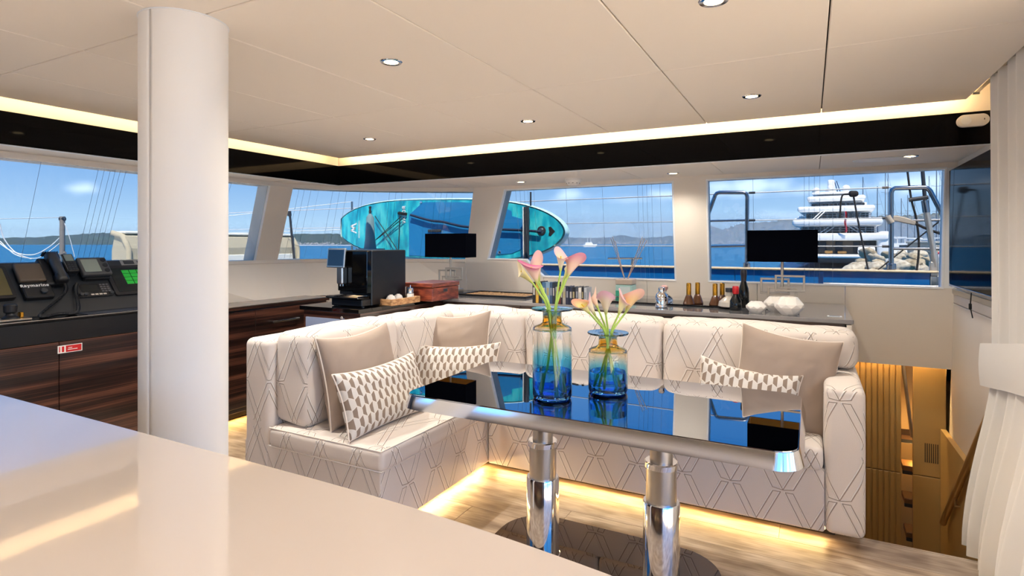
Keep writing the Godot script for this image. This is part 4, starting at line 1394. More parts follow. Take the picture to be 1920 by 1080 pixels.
func shade_mesh(w: float, h: float, d: float, t: float) -> ArrayMesh:
	var st := begin()
	for e in [[Vector3(0, 0, d / 2 - t / 2), Vector3(w, h, t)], [Vector3(0, 0, -d / 2 + t / 2), Vector3(w, h, t)], [Vector3(-w / 2 + t / 2, 0, 0), Vector3(t, h, d - 2 * t)], [Vector3(w / 2 - t / 2, 0, 0), Vector3(t, h, d - 2 * t)]]:
		cbox_into(st, e[1], 0.0, Transform3D(Basis(), e[0]))
	return done(st)

func facet(label: String, pos: Vector3, r: float, h: float) -> void:
	var t := thing("facetted_vase", label, "vase", pos, "white facetted vases")
	var st := begin()
	var prof := [[0.0, 0.0], [0.52, 0.0], [0.98, 0.42], [0.98, 0.60], [0.55, 0.98], [0.42, 1.0], [0.40, 0.9], [0.0, 0.88]]
	for i in prof.size() - 1:
		for j in 9:
			var P := func(e: Array, k: int, off: float) -> Vector3: return Vector3(cos(TAU * (k + off) / 9) * e[0] * r, e[1] * h, sin(TAU * (k + off) / 9) * e[0] * r)
			var o0 := 0.5 if i % 2 == 1 else 0.0
			var o1 := 0.5 if (i + 1) % 2 == 1 else 0.0
			var a: Vector3 = P.call(prof[i], j, o0)
			var b: Vector3 = P.call(prof[i], j + 1, o0)
			var c: Vector3 = P.call(prof[i + 1], j, o1)
			var d: Vector3 = P.call(prof[i + 1], j + 1, o1)
			if o1 > o0:
				T3(st, b, a, c)
				T3(st, b, c, d)
			else:
				T3(st, b, a, d)
				T3(st, a, c, d)
	part(t, "body", done(st), mats["porcelain"])

# ---------------------------------------------------------------- helm and front cabinets
func make_front() -> void:
	var c := thing("front_cabinet", "low dark striped wood cabinet below the front windows", "cabinet", V(-4.0, 3.2, 0))
	for e in [[2.47, 3.0], [3.0, 3.53], [3.53, 3.76]]:
		var f := abh(c, "drawer_front", mats["ebony"], -3.87, -3.845, e[0] + 0.0015, e[1] - 0.0015, 0.10, 0.83, 0.002)
		var st := begin()
		for q in [[Vector3(0.045, 0, 0), Vector3(0.008, 0.014, 0.26)], [Vector3(0.022, 0, 0.124), Vector3(0.04, 0.014, 0.012)], [Vector3(0.022, 0, -0.124), Vector3(0.04, 0.014, 0.012)]]:
			cbox_into(st, q[1], 0.002, Transform3D(Basis(), q[0]))
		part(f, "handle", done(st), mats["chrome"], Vector3(0.012, 0.26, 0.0)) if e[0] == 3.0 else null
	abh(c, "body", mats["ebony"], -4.12, -3.87, 2.47, 3.76, 0.06, 0.84, 0.002)
	abh(c, "top", mats["ebony"], -4.15, -3.84, 2.46, 3.77, 0.842, 0.872, 0.003)
	abh(c, "edge_trim", mats["brushed"], -3.842, -3.838, 2.47, 3.76, 0.866, 0.873, 0.001)
	abh(c, "plinth", mats["black_satin"], -4.10, -3.95, 2.48, 3.7, 0.0, 0.06, 0.0)
	var fl := abh(c, "led_strip", mats["led_warm"], -3.955, -3.945, 2.5, 3.7, 0.04, 0.05, 0.001)
	var l := AreaLight3D.new()
	l.name = "plinth_lamp"
	l.area_size = Vector2(1.2, 0.015)
	l.light_color = Color(1.0, 0.76, 0.40)
	l.light_energy = 0.2
	l.area_range = 8.0
	l.shadow_enabled = true
	c.add_child(l)
	l.position = V(-3.935, 3.1, 0.042) - c.position
	l.basis = Basis.looking_at(Vector3(1, -0.6, 0), Vector3.UP)

	var h := thing("helm_console", "long black helm console on dark striped wood doors", "helm console", V(-4.0, 1.2, 0))
	abh(h, "fascia", mats["black_satin"], -3.875, -3.845, -0.8, 2.44, 0.783, 0.905, 0.003)
	var ed := [-0.8, -0.05, 0.82, 1.69, 2.44]
	for i in 4:
		abh(h, "door", mats["ebony"], -3.875, -3.85, ed[i] + 0.0015, ed[i + 1] - 0.0015, 0.08, 0.781, 0.002)
	abh(h, "body", mats["black_satin"], -4.30, -3.876, -0.8, 2.44, 0.0, 0.90, 0.0)
	abh(h, "glass_top", mats["black_gloss"], -4.06, -3.84, -0.8, 2.44, 0.905, 0.92, 0.002)
	abh(h, "glass_edge", mats["brushed"], -3.841, -3.838, -0.8, 2.44, 0.916, 0.9205, 0.0005)
	# sloping dashboard
	var S0 := Vector3(-4.03, 0.925, 0)
	var S1 := Vector3(-4.31, 1.232, 0)
	var pts := PackedVector2Array([Vector2(S0.x, S0.y), Vector2(S1.x, S1.y), Vector2(-4.36, 1.235), Vector2(-4.36, 0.90), Vector2(S0.x, 0.90)])
	part(h, "dashboard", prism(pts, 3.24), M("dash_grey", 42, 45, 50, 0.35), V(0, 0.82, 0) - h.position)
	# every instrument sits on the slope, found from where it shows
	var up := (S1 - S0).normalized()
	var nrm := Vector3(up.y, -up.x, 0).normalized()
	var side := Vector3(0, 0, -1)         # to the right along the dashboard
	var on := func(x: float, y: float) -> Vector3: return at_plane(x, y, S0, nrm)
	var seat := func(called: String, label: String, cat: String, x0: float, y0: float, x1: float, y1: float) -> Array:
		var p: Vector3 = on.call((x0 + x1) / 2, (y0 + y1) / 2)
		var l0: Vector3 = on.call(x0, (y0 + y1) / 2)
		var l1: Vector3 = on.call(x1, (y0 + y1) / 2)
		var t0: Vector3 = on.call((x0 + x1) / 2, y0)
		var t1: Vector3 = on.call((x0 + x1) / 2, y1)
		var o := thing(called, label, cat, p)
		o.basis = Basis(side, up, side.cross(up))
		return [o, (l1 - l0).length(), (t1 - t0).length()]
	var bp: Material = mats["black_plastic"]
	var e: Array = seat.call("chart_plotter", "wide chart plotter screen at the port end of the dashboard", "display", -70, 506, 20, 566)
	part(e[0], "housing", prism(round_rect(e[1], e[2], 0.02), 0.03), bp, Vector3(0, 0, 0.015))
	part(e[0], "display", cbox(Vector3(e[1] - 0.04, e[2] - 0.04, 0.004), 0.001), M("plotter_display", 92, 84, 54, 0.25), Vector3(0, 0, 0.031))
	e = seat.call("sun_cover", "brown plastic sun cover over an instrument", "cover", 26, 502, 78, 534)
	part(e[0], "shell", rbox(Vector3(e[1], e[2], 0.03), 0.010, 2, 3), M("cover_brown", 92, 80, 68, 0.45), Vector3(0, 0, 0.03))
	part(e[0], "base", cbox(Vector3(e[1] - 0.01, e[2] - 0.01, 0.016), 0.003), bp, Vector3(0, 0, 0.008))
	e = seat.call("radio_unit", "black radio unit with white lettering and a round knob", "radio", 40, 536, 96, 563)
	part(e[0], "housing", cbox(Vector3(e[1], e[2], 0.035), 0.006), bp, Vector3(0, 0, 0.0175))
	part(e[0], "lettering", lettering("Raymarine", 0.028, 0.001, true), M("white_print", 238, 238, 238, 0.5), Vector3(-0.01, e[2] * 0.27, 0.0355))
	part(e[0], "knob", cyl(0.018, 0.02, 18, 0.003), mats["charcoal"], Vector3(0.02, -e[2] * 0.2, 0.035), Vector3(PI / 2, 0, 0))
	e = seat.call("phone_handset", "large black radio handset hanging in its cradle", "handset", 80, 490, 112, 540)
	part(e[0], "cradle", rbox(Vector3(e[1] * 1.15, e[2] * 0.95, 0.04), 0.012, 2, 3), bp, Vector3(-0.01, 0, 0.02))
	part(e[0], "grip", rbox(Vector3(e[1] * 0.62, e[2] * 1.02, 0.045), 0.02, 3, 4, Vector3(0, 0, 0.006)), mats["charcoal"], Vector3(0.008, 0.0, 0.075))
	part(e[0], "earpiece", rbox(Vector3(e[1] * 0.8, 0.07, 0.06), 0.022, 2, 4), bp, Vector3(0.008, e[2] * 0.38, 0.066))
	part(e[0], "mouthpiece", rbox(Vector3(e[1] * 0.8, 0.07, 0.06), 0.022, 2, 4), bp, Vector3(0.008, -e[2] * 0.38, 0.066))
	for k in 7:
		part(e[0], "finger_rib", cbox(Vector3(0.008, 0.014, 0.04), 0.002), bp, Vector3(-0.03 + k * 0.012, e[2] * 0.53, 0.06), Vector3(0, 0, 0.5 - k * 0.16))
	# coiled cord from handset to the console top
	var coil := []
	var path := smooth_path([on.call(112, 535) + nrm * 0.05, on.call(116, 558) + nrm * 0.05, V(-3.93, 1.63, 0.937), V(-3.92, 1.72, 0.937), V(-3.95, 1.83, 0.940), on.call(138, 548) + nrm * 0.03, on.call(142, 536) + nrm * 0.02], 12)
	for i in path.size() - 1:
		for k in 8:
			var f := k / 8.0
			var p: Vector3 = (path[i] as Vector3).lerp(path[i + 1], f)
			var d: Vector3 = (path[i + 1] - path[i]).normalized()
			var x := d.cross(Vector3(0.3, 1, 0.2)).normalized()
			var y := d.cross(x)
			var t := TAU * 2.0 * (i + f)
			coil.append(p + (x * cos(t) + y * sin(t)) * 0.009)
	one("coiled_cord", "black coiled cord looping from the handset over the console", "cord", tube(coil, 0.003, -1, 5), bp, Vector3.ZERO)
	e = seat.call("satellite_phone", "slim phone with a small screen and keypad in a holder", "phone", 112, 488, 138, 520)
	part(e[0], "body", rbox(Vector3(e[1] * 0.85, e[2], 0.03), 0.010, 2, 3), bp, Vector3(0, 0, 0.05))
	part(e[0], "holder", cbox(Vector3(e[1] * 0.9, e[2] * 0.6, 0.034), 0.004), mats["charcoal"], Vector3(0, -0.02, 0.017))
	part(e[0], "display", cbox(Vector3(e[1] * 0.6, e[2] * 0.36, 0.002), 0.0), M("grey_display", 132, 146, 142, 0.2), Vector3(0, e[2] * 0.25, 0.0655))
	part(e[0], "silver_edge", cbox(Vector3(0.006, e[2] * 0.9, 0.02), 0.002), mats["brushed"], Vector3(-e[1] * 0.43, 0, 0.055))
	for i in 3:
		for j in 4:
			part(e[0], "key", cbox(Vector3(e[1] * 0.17, e[2] * 0.08, 0.003), 0.0008), mats["charcoal"], Vector3((i - 1) * e[1] * 0.22, -e[2] * 0.02 - j * e[2] * 0.12, 0.066))
	e = seat.call("autopilot_display", "grey instrument with a square screen and round buttons", "display", 142, 495, 198, 526)
	part(e[0], "housing", rbox(Vector3(e[1], e[2], 0.04), 0.012, 2, 3), M("instrument_grey", 66, 67, 70, 0.45), Vector3(0, 0, 0.05))
	part(e[0], "mount", cbox(Vector3(e[1] * 0.9, e[2] * 0.9, 0.03), 0.004), bp, Vector3(0.01, -0.01, 0.015))
	part(e[0], "display", cbox(Vector3(e[1] * 0.56, e[2] * 0.72, 0.003), 0.001), M("lcd_green", 140, 150, 142, 0.2), Vector3(-e[1] * 0.13, 0, 0.070))
	for k in 3:
		part(e[0], "button", cyl(0.016, 0.005, 18, 0.001), bp, Vector3(e[1] * 0.35, e[2] * (0.3 - 0.3 * k), 0.069), Vector3(PI / 2, 0, 0))
	e = seat.call("keypad_radio", "flat radio panel with a number keypad and small knobs", "radio", 142, 534, 208, 557)
	part(e[0], "face", cbox(Vector3(e[1], e[2], 0.012), 0.003), bp, Vector3(0, 0, 0.006))
	part(e[0], "display", cbox(Vector3(e[1] * 0.5, e[2] * 0.5, 0.002), 0.0), M("off_display", 30, 34, 36, 0.15), Vector3(-e[1] * 0.12, e[2] * 0.12, 0.0125))
	for i in 3:
		for j in 4:
			part(e[0], "key", cbox(Vector3(0.014, 0.010, 0.003), 0.0006), M("key_grey", 96, 96, 100, 0.5), Vector3(e[1] * 0.24 + i * 0.019, e[2] * 0.36 - j * 0.018, 0.0135))
	for k in 3:
		part(e[0], "knob", cyl(0.012, 0.015, 14, 0.002), mats["charcoal"], Vector3([-0.42, -0.3, 0.46][k] * e[1], -e[2] * 0.34, 0.012), Vector3(PI / 2, 0, 0))
	for k in 4:
		part(e[0], "lit_key", cbox(Vector3(0.018, 0.010, 0.003), 0.0006), M("key_pale", 206, 196, 186, 0.5), Vector3(-0.02 + k * 0.024, -e[2] * 0.36, 0.0135))
	e = seat.call("switch_panel_screen", "touch screen with rows of green switch tiles", "display", 205, 500, 316, 550)
	part(e[0], "frame", prism(round_rect(e[1], e[2], 0.012), 0.014), bp, Vector3(0, 0, 0.007))
	part(e[0], "glass", cbox(Vector3(e[1] - 0.05, e[2] - 0.05, 0.004), 0.001), M("off_display", 30, 34, 36, 0.15), Vector3(0, 0, 0.015))
	var gm := M("green_tile_display", 36, 150, 54, 0.3)
	gm.emission_enabled = true
	gm.emission = Color(0.1, 0.55, 0.16)
	gm.emission_energy_multiplier = 0.35
	for i in 4:
		for j in 4:
			if i + j < 6:
				part(e[0], "tile", cbox(Vector3(0.045, 0.028, 0.001), 0.0), gm, Vector3(-e[1] * 0.19 + i * 0.050, e[2] * 0.26 - j * 0.032, 0.0176))
	e = seat.call("engraved_plate", "small silver engraved plate at the top of the dashboard", "plate", 226, 487, 290, 497)
	part(e[0], "plate", cbox(Vector3(e[1], e[2], 0.003), 0.001), mats["brushed"], Vector3(0, 0, 0.0015))
	part(e[0], "dark_field", cbox(Vector3(e[1] * 0.3, e[2] * 0.6, 0.001), 0.0), mats["charcoal"], Vector3(-e[1] * 0.27, 0, 0.0035))
	part(e[0], "dark_field", cbox(Vector3(e[1] * 0.45, e[2] * 0.4, 0.001), 0.0), mats["charcoal"], Vector3(e[1] * 0.2, 0, 0.0035))
	var j := thing("joystick", "black docking joystick on a chrome bordered plate", "joystick", V(-3.945, 1.50, 0.9205))
	part(j, "plate", cbox(Vector3(0.11, 0.012, 0.16), 0.003), mats["brushed"], Vector3(0, 0.006, 0))
	part(j, "boot", lathe([Vector2(0.04, 0.012), Vector2(0.038, 0.02), Vector2(0.022, 0.03), Vector2(0.018, 0.045)], 20), bp)
	part(j, "knob", lathe([Vector2(0.018, 0.04), Vector2(0.03, 0.05), Vector2(0.032, 0.085), Vector2(0.026, 0.093), Vector2(0, 0.095)], 20), bp)
	part(j, "brass_stop", cbox(Vector3(0.03, 0.03, 0.02), 0.004), mats["gold"], Vector3(-0.02, 0.027, -0.055))
	for k in 2:
		var tp := thing("touch_panel", ["flush glass touch panel beside the joystick", "flush glass touch panel at the column end of the console"][k], "panel", V(-3.93, [1.28, 2.02][k], 0.9203))
		part(tp, "glass", cbox(Vector3(0.12, 0.003, [0.22, 0.34][k]), 0.001), M("touch_glass", 52, 64, 84, 0.06), Vector3(0, 0.0015, 0))
		part(tp, "edge", cbox(Vector3(0.13, 0.002, [0.23, 0.35][k]), 0.0005), mats["steel_tube"], Vector3(0, 0.0008, 0))
	var es := thing("safety_sticker", "red and white safety sticker on the helm console door", "sticker", at_a(131.5, 653, -3.8495))
	part(es, "ground", cbox(Vector3(0.001, 0.045, 0.125), 0.0), M("sticker_white", 238, 232, 226, 0.5))
	part(es, "red_field", cbox(Vector3(0.001, 0.037, 0.080), 0.0), M("sticker_red", 196, 28, 30, 0.5), Vector3(0.0006, 0, -0.018))
	part(es, "pictogram", cbox(Vector3(0.001, 0.032, 0.012), 0.0), M("sticker_red"), Vector3(0.0006, 0, 0.036))
	part(es, "pictogram", cbox(Vector3(0.001, 0.032, 0.005), 0.0), M("sticker_red"), Vector3(0.0006, 0, 0.053))
	for k in 2:
		part(es, "print_line", cbox(Vector3(0.0006, 0.004, [0.02, 0.05][k]), 0.0), M("sticker_white"), Vector3(0.0013, 0.005 - 0.010 * k, [-0.0, -0.012][k]))

# ---------------------------------------------------------------- stairwell, television, curtain
func make_aft() -> void:
	var z: Material = mats["bronze_panel"]
	var w := struct("wall_stairwell")
	# fluted panels behind the stairs
	for e in [[0.24, 0.575, -1.3, -0.293], [0.24, 0.575, -0.287, 0.9]]:
		abh(w, "panel", z, e[0], e[1], 4.905, 4.93, e[2], e[3], 0.001)
		for k in 9:
			var a: float = e[0] + 0.012 + k * 0.0365
			abh(w, "flute", z, a, a + 0.027, 4.893, 4.906, e[2], e[3], 0.004)
	abh(w, "panel", z, 0.645, 0.834, 4.90, 4.93, -1.3, -0.293, 0.002)
	abh(w, "panel", z, 0.645, 0.834, 4.90, 4.93, -0.287, 0.9, 0.002)
	abh(w, "backing", mats["dark_gap"], 0.24, 0.574, 4.932, 4.945, -1.3, 0.9, 0.0)  # both backings added to stop light leaking through the panel joints
	abh(w, "backing", mats["dark_gap"], 0.646, 0.834, 4.932, 4.945, -1.3, 0.9, 0.0)
	for k in 7:
		abh(w, "vent_slot", mats["dark_gap"], 0.712 + k * 0.012, 0.712 + k * 0.012 + 0.005, 4.8985, 4.902, -0.19, -0.055, 0.0)
	abh(w, "side_panel", z, 0.18, 0.205, 3.06, 4.90, -1.3, 0.0, 0.0)
	abh(w, "side_panel", mats["cream"], 0.18, 0.2049, 3.72, 4.68, 0.0, 0.89, 0.0)
	abh(w, "lower_floor", mats["oak_1"], 0.15, 0.95, 3.0, 5.9, -1.36, -1.3, 0.0)
	abh(w, "end_wall", z, 0.1, 1.2, 5.85, 5.9, -1.36, 1.0, 0.0)
	abh(w, "side_wall", z, 1.1, 1.15, 4.94, 5.9, -1.36, 1.0, 0.0)
	abh(w, "side_wall", z, 0.1, 0.15, 4.94, 5.9, -1.36, 1.0, 0.0)
	abh(w, "cover", mats["cream"], 0.1, 1.2, 4.85, 5.9, 0.9, 1.0, 0.0)
	abh(w, "under_floor", mats["dark_gap"], 0.18, 0.835, 3.02, 3.04, -1.3, -0.1, 0.0)
	# gilt skirt rising beside the handrail
	part(w, "rail_panel", slab([V(0.832, 4.89, -1.3), V(0.832, 4.89, 0.06), V(0.832, 3.2, 0.08), V(0.832, 3.2, -1.3)], [V(0.80, 4.89, -1.3), V(0.80, 4.89, 0.06), V(0.80, 3.2, 0.08), V(0.80, 3.2, -1.3)]), z)
	# steps going down to starboard
	for k in 5:
		var s := thing("stair_step", "wooden step of the stairs down beside the sofa, number %s from the saloon floor" % ["one", "two", "three", "four", "five"][k], "step", V(0.505, 3.20 + 0.24 * k, -0.21 * (k + 1)), "stairs beside the sofa")
		part(s, "tread", cbox(Vector3(0.58, 0.035, 0.25), 0.004), mats["oak_2"], Vector3(0, -0.0175, 0))
		part(s, "riser", cbox(Vector3(0.58, 0.19, 0.015), 0.001), z, Vector3(0, -0.13, 0.11))
	# lit steps of the opposite flight seen through the gap
	for k in 4:
		var s := thing("far_step", "small brown step of the lit flight behind the bronze panels, %s" % ["lowest", "second", "third", "highest"][k], "step", V(0.72, 5.10 + 0.1 * k, -0.78 + 0.21 * k), "lit steps behind the bronze panels")
		part(s, "tread", cbox(Vector3(0.20, 0.04, 0.16), 0.004), M("step_brown", 120, 88, 58, 0.5), Vector3.ZERO)
		part(s, "nosing", cbox(Vector3(0.20, 0.03, 0.02), 0.003), mats["charcoal"], Vector3(0, -0.03, 0.07))
	var sl := thing("stair_light", "slanting warm strip light on the lit flight behind the bronze panels", "strip light", V(0.80, 5.32, -0.35))
	var dir := Vector3(0, 0.75, -0.35).normalized()
	part(sl, "led_strip", tube([-dir * 0.75, dir * 0.75], 0.012, -1, 8), mats["led_warm"])
	var l := OmniLight3D.new()
	l.name = "stair_lamp"
	l.light_color = Color(1.0, 0.78, 0.45)
	l.light_energy = 0.11
	l.light_size = 0.05
	l.omni_range = 6.0
	l.shadow_enabled = true
	sl.add_child(l)
	l.position = Vector3(-0.06, 0.05, 0.03)
	# strip light over the bronze panels, behind the edge of the lining
	var dl := thing("panel_light", "warm strip light washing the bronze panels from above", "strip light", V(0.52, 4.865, 0.80))
	part(dl, "led_strip", cbox(Vector3(0.56, 0.012, 0.012), 0.001), mats["led_warm"])
	var al := AreaLight3D.new()
	al.name = "panel_lamp"
	al.area_size = Vector2(0.56, 0.02)
	al.light_color = Color(1.0, 0.84, 0.56)
	al.light_energy = 0.5
	al.area_range = 8.0
	al.shadow_enabled = true
	dl.add_child(al)
	al.position = Vector3(0, -0.012, 0)
	al.basis = Basis.looking_at(Vector3(0, -1, -0.12), Vector3.FORWARD)
	# handrails
	var hr := thing("handrail", "polished brass handrail down the aft side of the stairs", "handrail", V(0.78, 4.2, -0.1))
	var P := func(b: float, h: float) -> Vector3: return V(0.775, b, h) - hr.position
	part(hr, "rail", tube([P.call(3.05, 0.96), P.call(4.62, -0.46), P.call(4.66, -0.50)], 0.020, -1, 14), mats["brass"])
	for b in [3.45, 4.30]:
		var hh: float = 0.96 - (b - 3.05) * 0.904
		part(hr, "bracket", tube([P.call(b, hh - 0.02), P.call(b, hh - 0.07), V(0.83, b, hh - 0.07) - hr.position], 0.008, -1, 8), mats["brass"])
	var h2 := thing("far_handrail", "thin dark handrail in the gap between the bronze panels", "handrail", V(0.64, 5.0, 0.2))
	part(h2, "rail", tube([V(0.585, 5.02, 0.60) - h2.position, V(0.655, 5.02, -0.06) - h2.position], 0.012, -1, 10), mats["aged_silver"])

	# television on the aft bulkhead
	var tv := thing("television", "flat television on the bulkhead beside the starboard window", "television", V(0.81, 3.87, 1.445))
	part(tv, "back", cbox(Vector3(0.03, 0.70, 1.26), 0.004), mats["brushed"], Vector3(0.0, 0.0, 0))
	part(tv, "screen", cbox(Vector3(0.012, 0.725, 1.30), 0.003), mats["tv_screen"], Vector3(-0.02, 0.01, 0))
	part(tv, "bezel", cbox(Vector3(0.014, 0.012, 1.30), 0.002), mats["steel_tube"], Vector3(-0.02, -0.359, 0))
	var cd := thing("hanging_cable", "short black cable with a plug dangling below the television", "cable", V(0.80, 4.03, 1.075))
	part(cd, "cable", tube(smooth_path([Vector3(0, 0, 0), Vector3(-0.004, -0.06, 0), Vector3(-0.006, -0.08, 0.005), Vector3(0.0, -0.14, 0.03)], 5), 0.003, -1, 6), mats["rope_black"])
	part(cd, "plug", rbox(Vector3(0.014, 0.035, 0.014), 0.005, 1, 2), mats["rope_black"], Vector3(-0.006, -0.078, 0.004))

	# curtain, gathered by a tie band
	var c := thing("tied_curtain", "off white curtain gathered by a tie band beside the television", "curtain", V(0.66, 2.7, 0))
	var prof := func(h: float) -> Array:      # [how far it reaches forward, middle of the fold depth, amplitude]
		var lo := smoothstep(0.82, 0.02, h)
		var hi := smoothstep(0.80, 2.1, h)
		return [3.34 - 0.10 * lo * lo + 0.05 * hi, 0.735 - 0.095 * lo + 0.01 * hi, 0.020 + 0.035 * lo + 0.006 * hi]
	var fold := func(u: float, v: float) -> Vector3:
		var h := lerpf(0.015, 2.12, v)
		var e: Array = prof.call(h)
		var b := lerpf(e[0], 2.05, u)
		var wv := sin(u * TAU * 11.0 + 0.7 * sin(u * 9.0 + h * 0.6))
		var a: float = e[1] + e[2] * (wv * 0.8 + 0.35 * sin(u * TAU * 5.0 + 1.3))
		return V(a, b + 0.012 * cos(u * TAU * 11.0), h) - c.position
	part(c, "cloth", sheet(fold, 260, 60), mats["curtain"])
	var band := func(u: float, v: float) -> Vector3:
		var h := lerpf(0.69, 0.885, v) + 0.20 * u
		return V(0.70 - 0.006 * sin(v * PI) - 0.006 * sin(u * PI * 5), lerpf(3.365, 2.05, u), h) - c.position
	part(c, "tie_band", sheet(band, 30, 8), mats["curtain"])
	part(c, "tie_band", slab([V(0.70, 3.363, 0.69) - c.position, V(0.70, 3.363, 0.885) - c.position, V(0.785, 3.355, 0.885) - c.position, V(0.785, 3.355, 0.69) - c.position], [V(0.70, 3.36, 0.69) - c.position, V(0.70, 3.36, 0.885) - c.position, V(0.785, 3.351, 0.885) - c.position, V(0.785, 3.351, 0.69) - c.position]), mats["curtain"])
	var cr := thing("curtain_rail", "slim metal curtain rail in the recess by the cove", "rail", V(0.75, 2.7, 2.13))
	part(cr, "rail", cbox(Vector3(0.022, 0.018, 1.95), 0.002), mats["brushed"], Vector3(0.0, 0.0, -0.0))
	part(cr, "end_stop", cbox(Vector3(0.03, 0.03, 0.012), 0.002), mats["brushed"], Vector3(0, 0.0, -0.98))

# ---------------------------------------------------------------- outside: deck and rail
const SEA := -2.2
const RB := 6.30        # where the starboard bulwark stands

func bar(parent: Node3D, called: String, pts: Array, r: float, m: Material, sides: int = 8) -> MeshInstance3D:
	var o := wpos(parent)
	return part(parent, called, tube(pts.map(func(p): return p - o), r, -1, sides), m)

func make_deck() -> void:
	var d := struct("floor_deck")
	abh(d, "side_deck", mats["teak"], -5.2, 0.15, 4.92, RB, 0.10, 0.22, 0.0)
	abh(d, "fore_deck", mats["gelcoat"], -12.0, -4.75, -5.0, RB, 0.05, 0.18, 0.0)
	abh(d, "cabin_side", mats["gelcoat"], -2.9, 0.1, 4.86, 4.90, -0.3, 0.95, 0.0)
	var bw := thing("bulwark", "blue painted bulwark with a teak cap along the starboard side deck", "bulwark", V(-2.0, RB, 0.2))
	abh(bw, "panel", mats["bulwark_blue"], -9.0, -0.70, RB, RB + 0.10, -0.4, 1.085, 0.004)
	abh(bw, "panel", mats["bulwark_blue"], -0.696, 0.955, RB, RB + 0.10, -0.4, 1.085, 0.004)
	abh(bw, "end_plate", mats["brushed"], 0.957, 1.10, RB - 0.01, RB + 0.11, -0.4, 1.06, 0.006)
	abh(bw, "cap_rail", mats["teak"], -9.0, 1.02, RB - 0.03, RB + 0.13, 1.085, 1.105, 0.006)
	var st: Material = mats["steel_tube"]
	var P := func(x: float, y: float) -> Vector3: return at_b(x, y, RB + 0.05)
	var g1 := thing("rail_frame", "polished steel rail frame on the teak cap beside the window pillar", "railing", P.call(1365, 500))
	bar(g1, "hoop", [P.call(1322, 418), P.call(1341, 366), P.call(1344, 362.5), P.call(1349, 361), P.call(1394, 361), P.call(1399, 363), P.call(1401, 369), P.call(1400, 503)], 0.020, st, 12)
	bar(g1, "bar", [P.call(1290, 415), P.call(1400, 413)], 0.011, st)
	bar(g1, "bar", [P.call(1290, 463), P.call(1400, 461)], 0.013, st)
	part(g1, "post_foot", cyl(0.035, 0.05, 16, 0.006), st, V(P.call(1400, 500).x, RB + 0.05, 1.105) - g1.position)
	var g2 := thing("rail_frame", "polished steel rail frame with a sloping leg beside the rigging screw", "railing", P.call(1700, 505))
	bar(g2, "hoop", [P.call(1671, 509), P.call(1671, 362), P.call(1673, 356), P.call(1678, 353), P.call(1733, 351.5), P.call(1739, 353), P.call(1744, 358), P.call(1772, 412)], 0.021, st, 12)
	bar(g2, "bar", [P.call(1671, 414), P.call(1800, 412)], 0.012, st)
	bar(g2, "bar", [P.call(1671, 466), P.call(1800, 467)], 0.014, st)
	part(g2, "post_foot", cyl(0.04, 0.06, 16, 0.006), st, V(P.call(1671, 505).x, RB + 0.05, 1.105) - g2.position)
	var wm: Material = mats["wire"]
	for e in [["upper", 1.877, 0.007], ["middle", 1.592, 0.006], ["lower", 1.325, 0.006]]:
		var l := thing("lifeline", "%s steel lifeline wire along the starboard rail" % e[0], "wire", V(-4.0, RB + 0.05, e[1]), "starboard lifelines")
		bar(l, "wire", [V(-9.0, RB + 0.05, e[1]), V(P.call(1341, 400).x, RB + 0.05, e[1])], e[2], wm, 6)
		bar(l, "wire", [V(P.call(1401, 400).x, RB + 0.05, e[1]), V(P.call(1671, 400).x, RB + 0.05, e[1])], e[2], wm, 6)
		for x in [1404, 1666]:
			bar(l, "end_fitting", [V(P.call(x, 400).x, RB + 0.05, e[1]), V(P.call(x + (12 if x < 1500 else -12), 400).x, RB + 0.05, e[1])], 0.012, mats["charcoal"], 8)
	# rigging screw of the shroud
	var rs := thing("rigging_screw", "large steel rigging screw of the mast shroud on the deck edge", "rigging", P.call(1752, 515))
	bar(rs, "rod", [P.call(1728, 300), P.call(1735, 382)], 0.016, mats["charcoal"], 10)
	bar(rs, "upper_fork", [P.call(1734, 376), P.call(1737, 398)], 0.030, st, 12)
	bar(rs, "barrel", [P.call(1737, 396), P.call(1751, 480)], 0.026, mats["aged_silver"], 14)
	bar(rs, "lower_fork", [P.call(1750, 476), P.call(1755, 500)], 0.034, mats["aged_silver"], 12)
	part(rs, "chain_plate", cbox(Vector3(0.10, 0.16, 0.06), 0.01), mats["aged_silver"], P.call(1755, 507) - rs.position)
	bar(rs, "cross_bar", [P.call(1704, 375), P.call(1740, 370)], 0.020, mats["charcoal"], 10)
	var rk: Material = mats["rope_black"]
	var r1 := thing("black_rope", "thin black line hanging knotted in front of the white yacht", "rope", P.call(1600, 365))
	bar(r1, "line", smooth_path([P.call(1600, 366), P.call(1608, 410), P.call(1616, 450), P.call(1628, 507)], 5), 0.008, rk)
	bar(r1, "loose_end", smooth_path([P.call(1600, 366), P.call(1588, 364), P.call(1578, 370), P.call(1575, 408)], 5), 0.008, rk)
	part(r1, "knot", rbox(Vector3(0.08, 0.06, 0.06), 0.025, 2, 4, Vector3.ZERO, Vector3.ZERO, 0.02), rk, P.call(1600, 364) - r1.position)
	var r2 := thing("black_rope", "black line swinging down between the hoop and the rigging screw", "rope", P.call(1710, 400))
	bar(r2, "line", smooth_path([P.call(1699, 300), P.call(1708, 370), P.call(1718, 410), P.call(1723, 460), P.call(1719, 508)], 6), 0.009, rk)
	var r3 := thing("lashing_rope", "bundle of pale rope lashed to the steel hoop", "rope", P.call(1680, 410))
	for k in 4:
		bar(r3, "strand", smooth_path([P.call(1662, 408 + k * 2), P.call(1680, 407 + k * 2), P.call(1700, 411 + k * 2), P.call(1716, 417 + k)], 4), 0.013, M("rope_beige", 176, 164, 148, 0.85))
	bar(r3, "wrap", [P.call(1664, 405), P.call(1672, 418)], 0.03, M("rope_beige"))
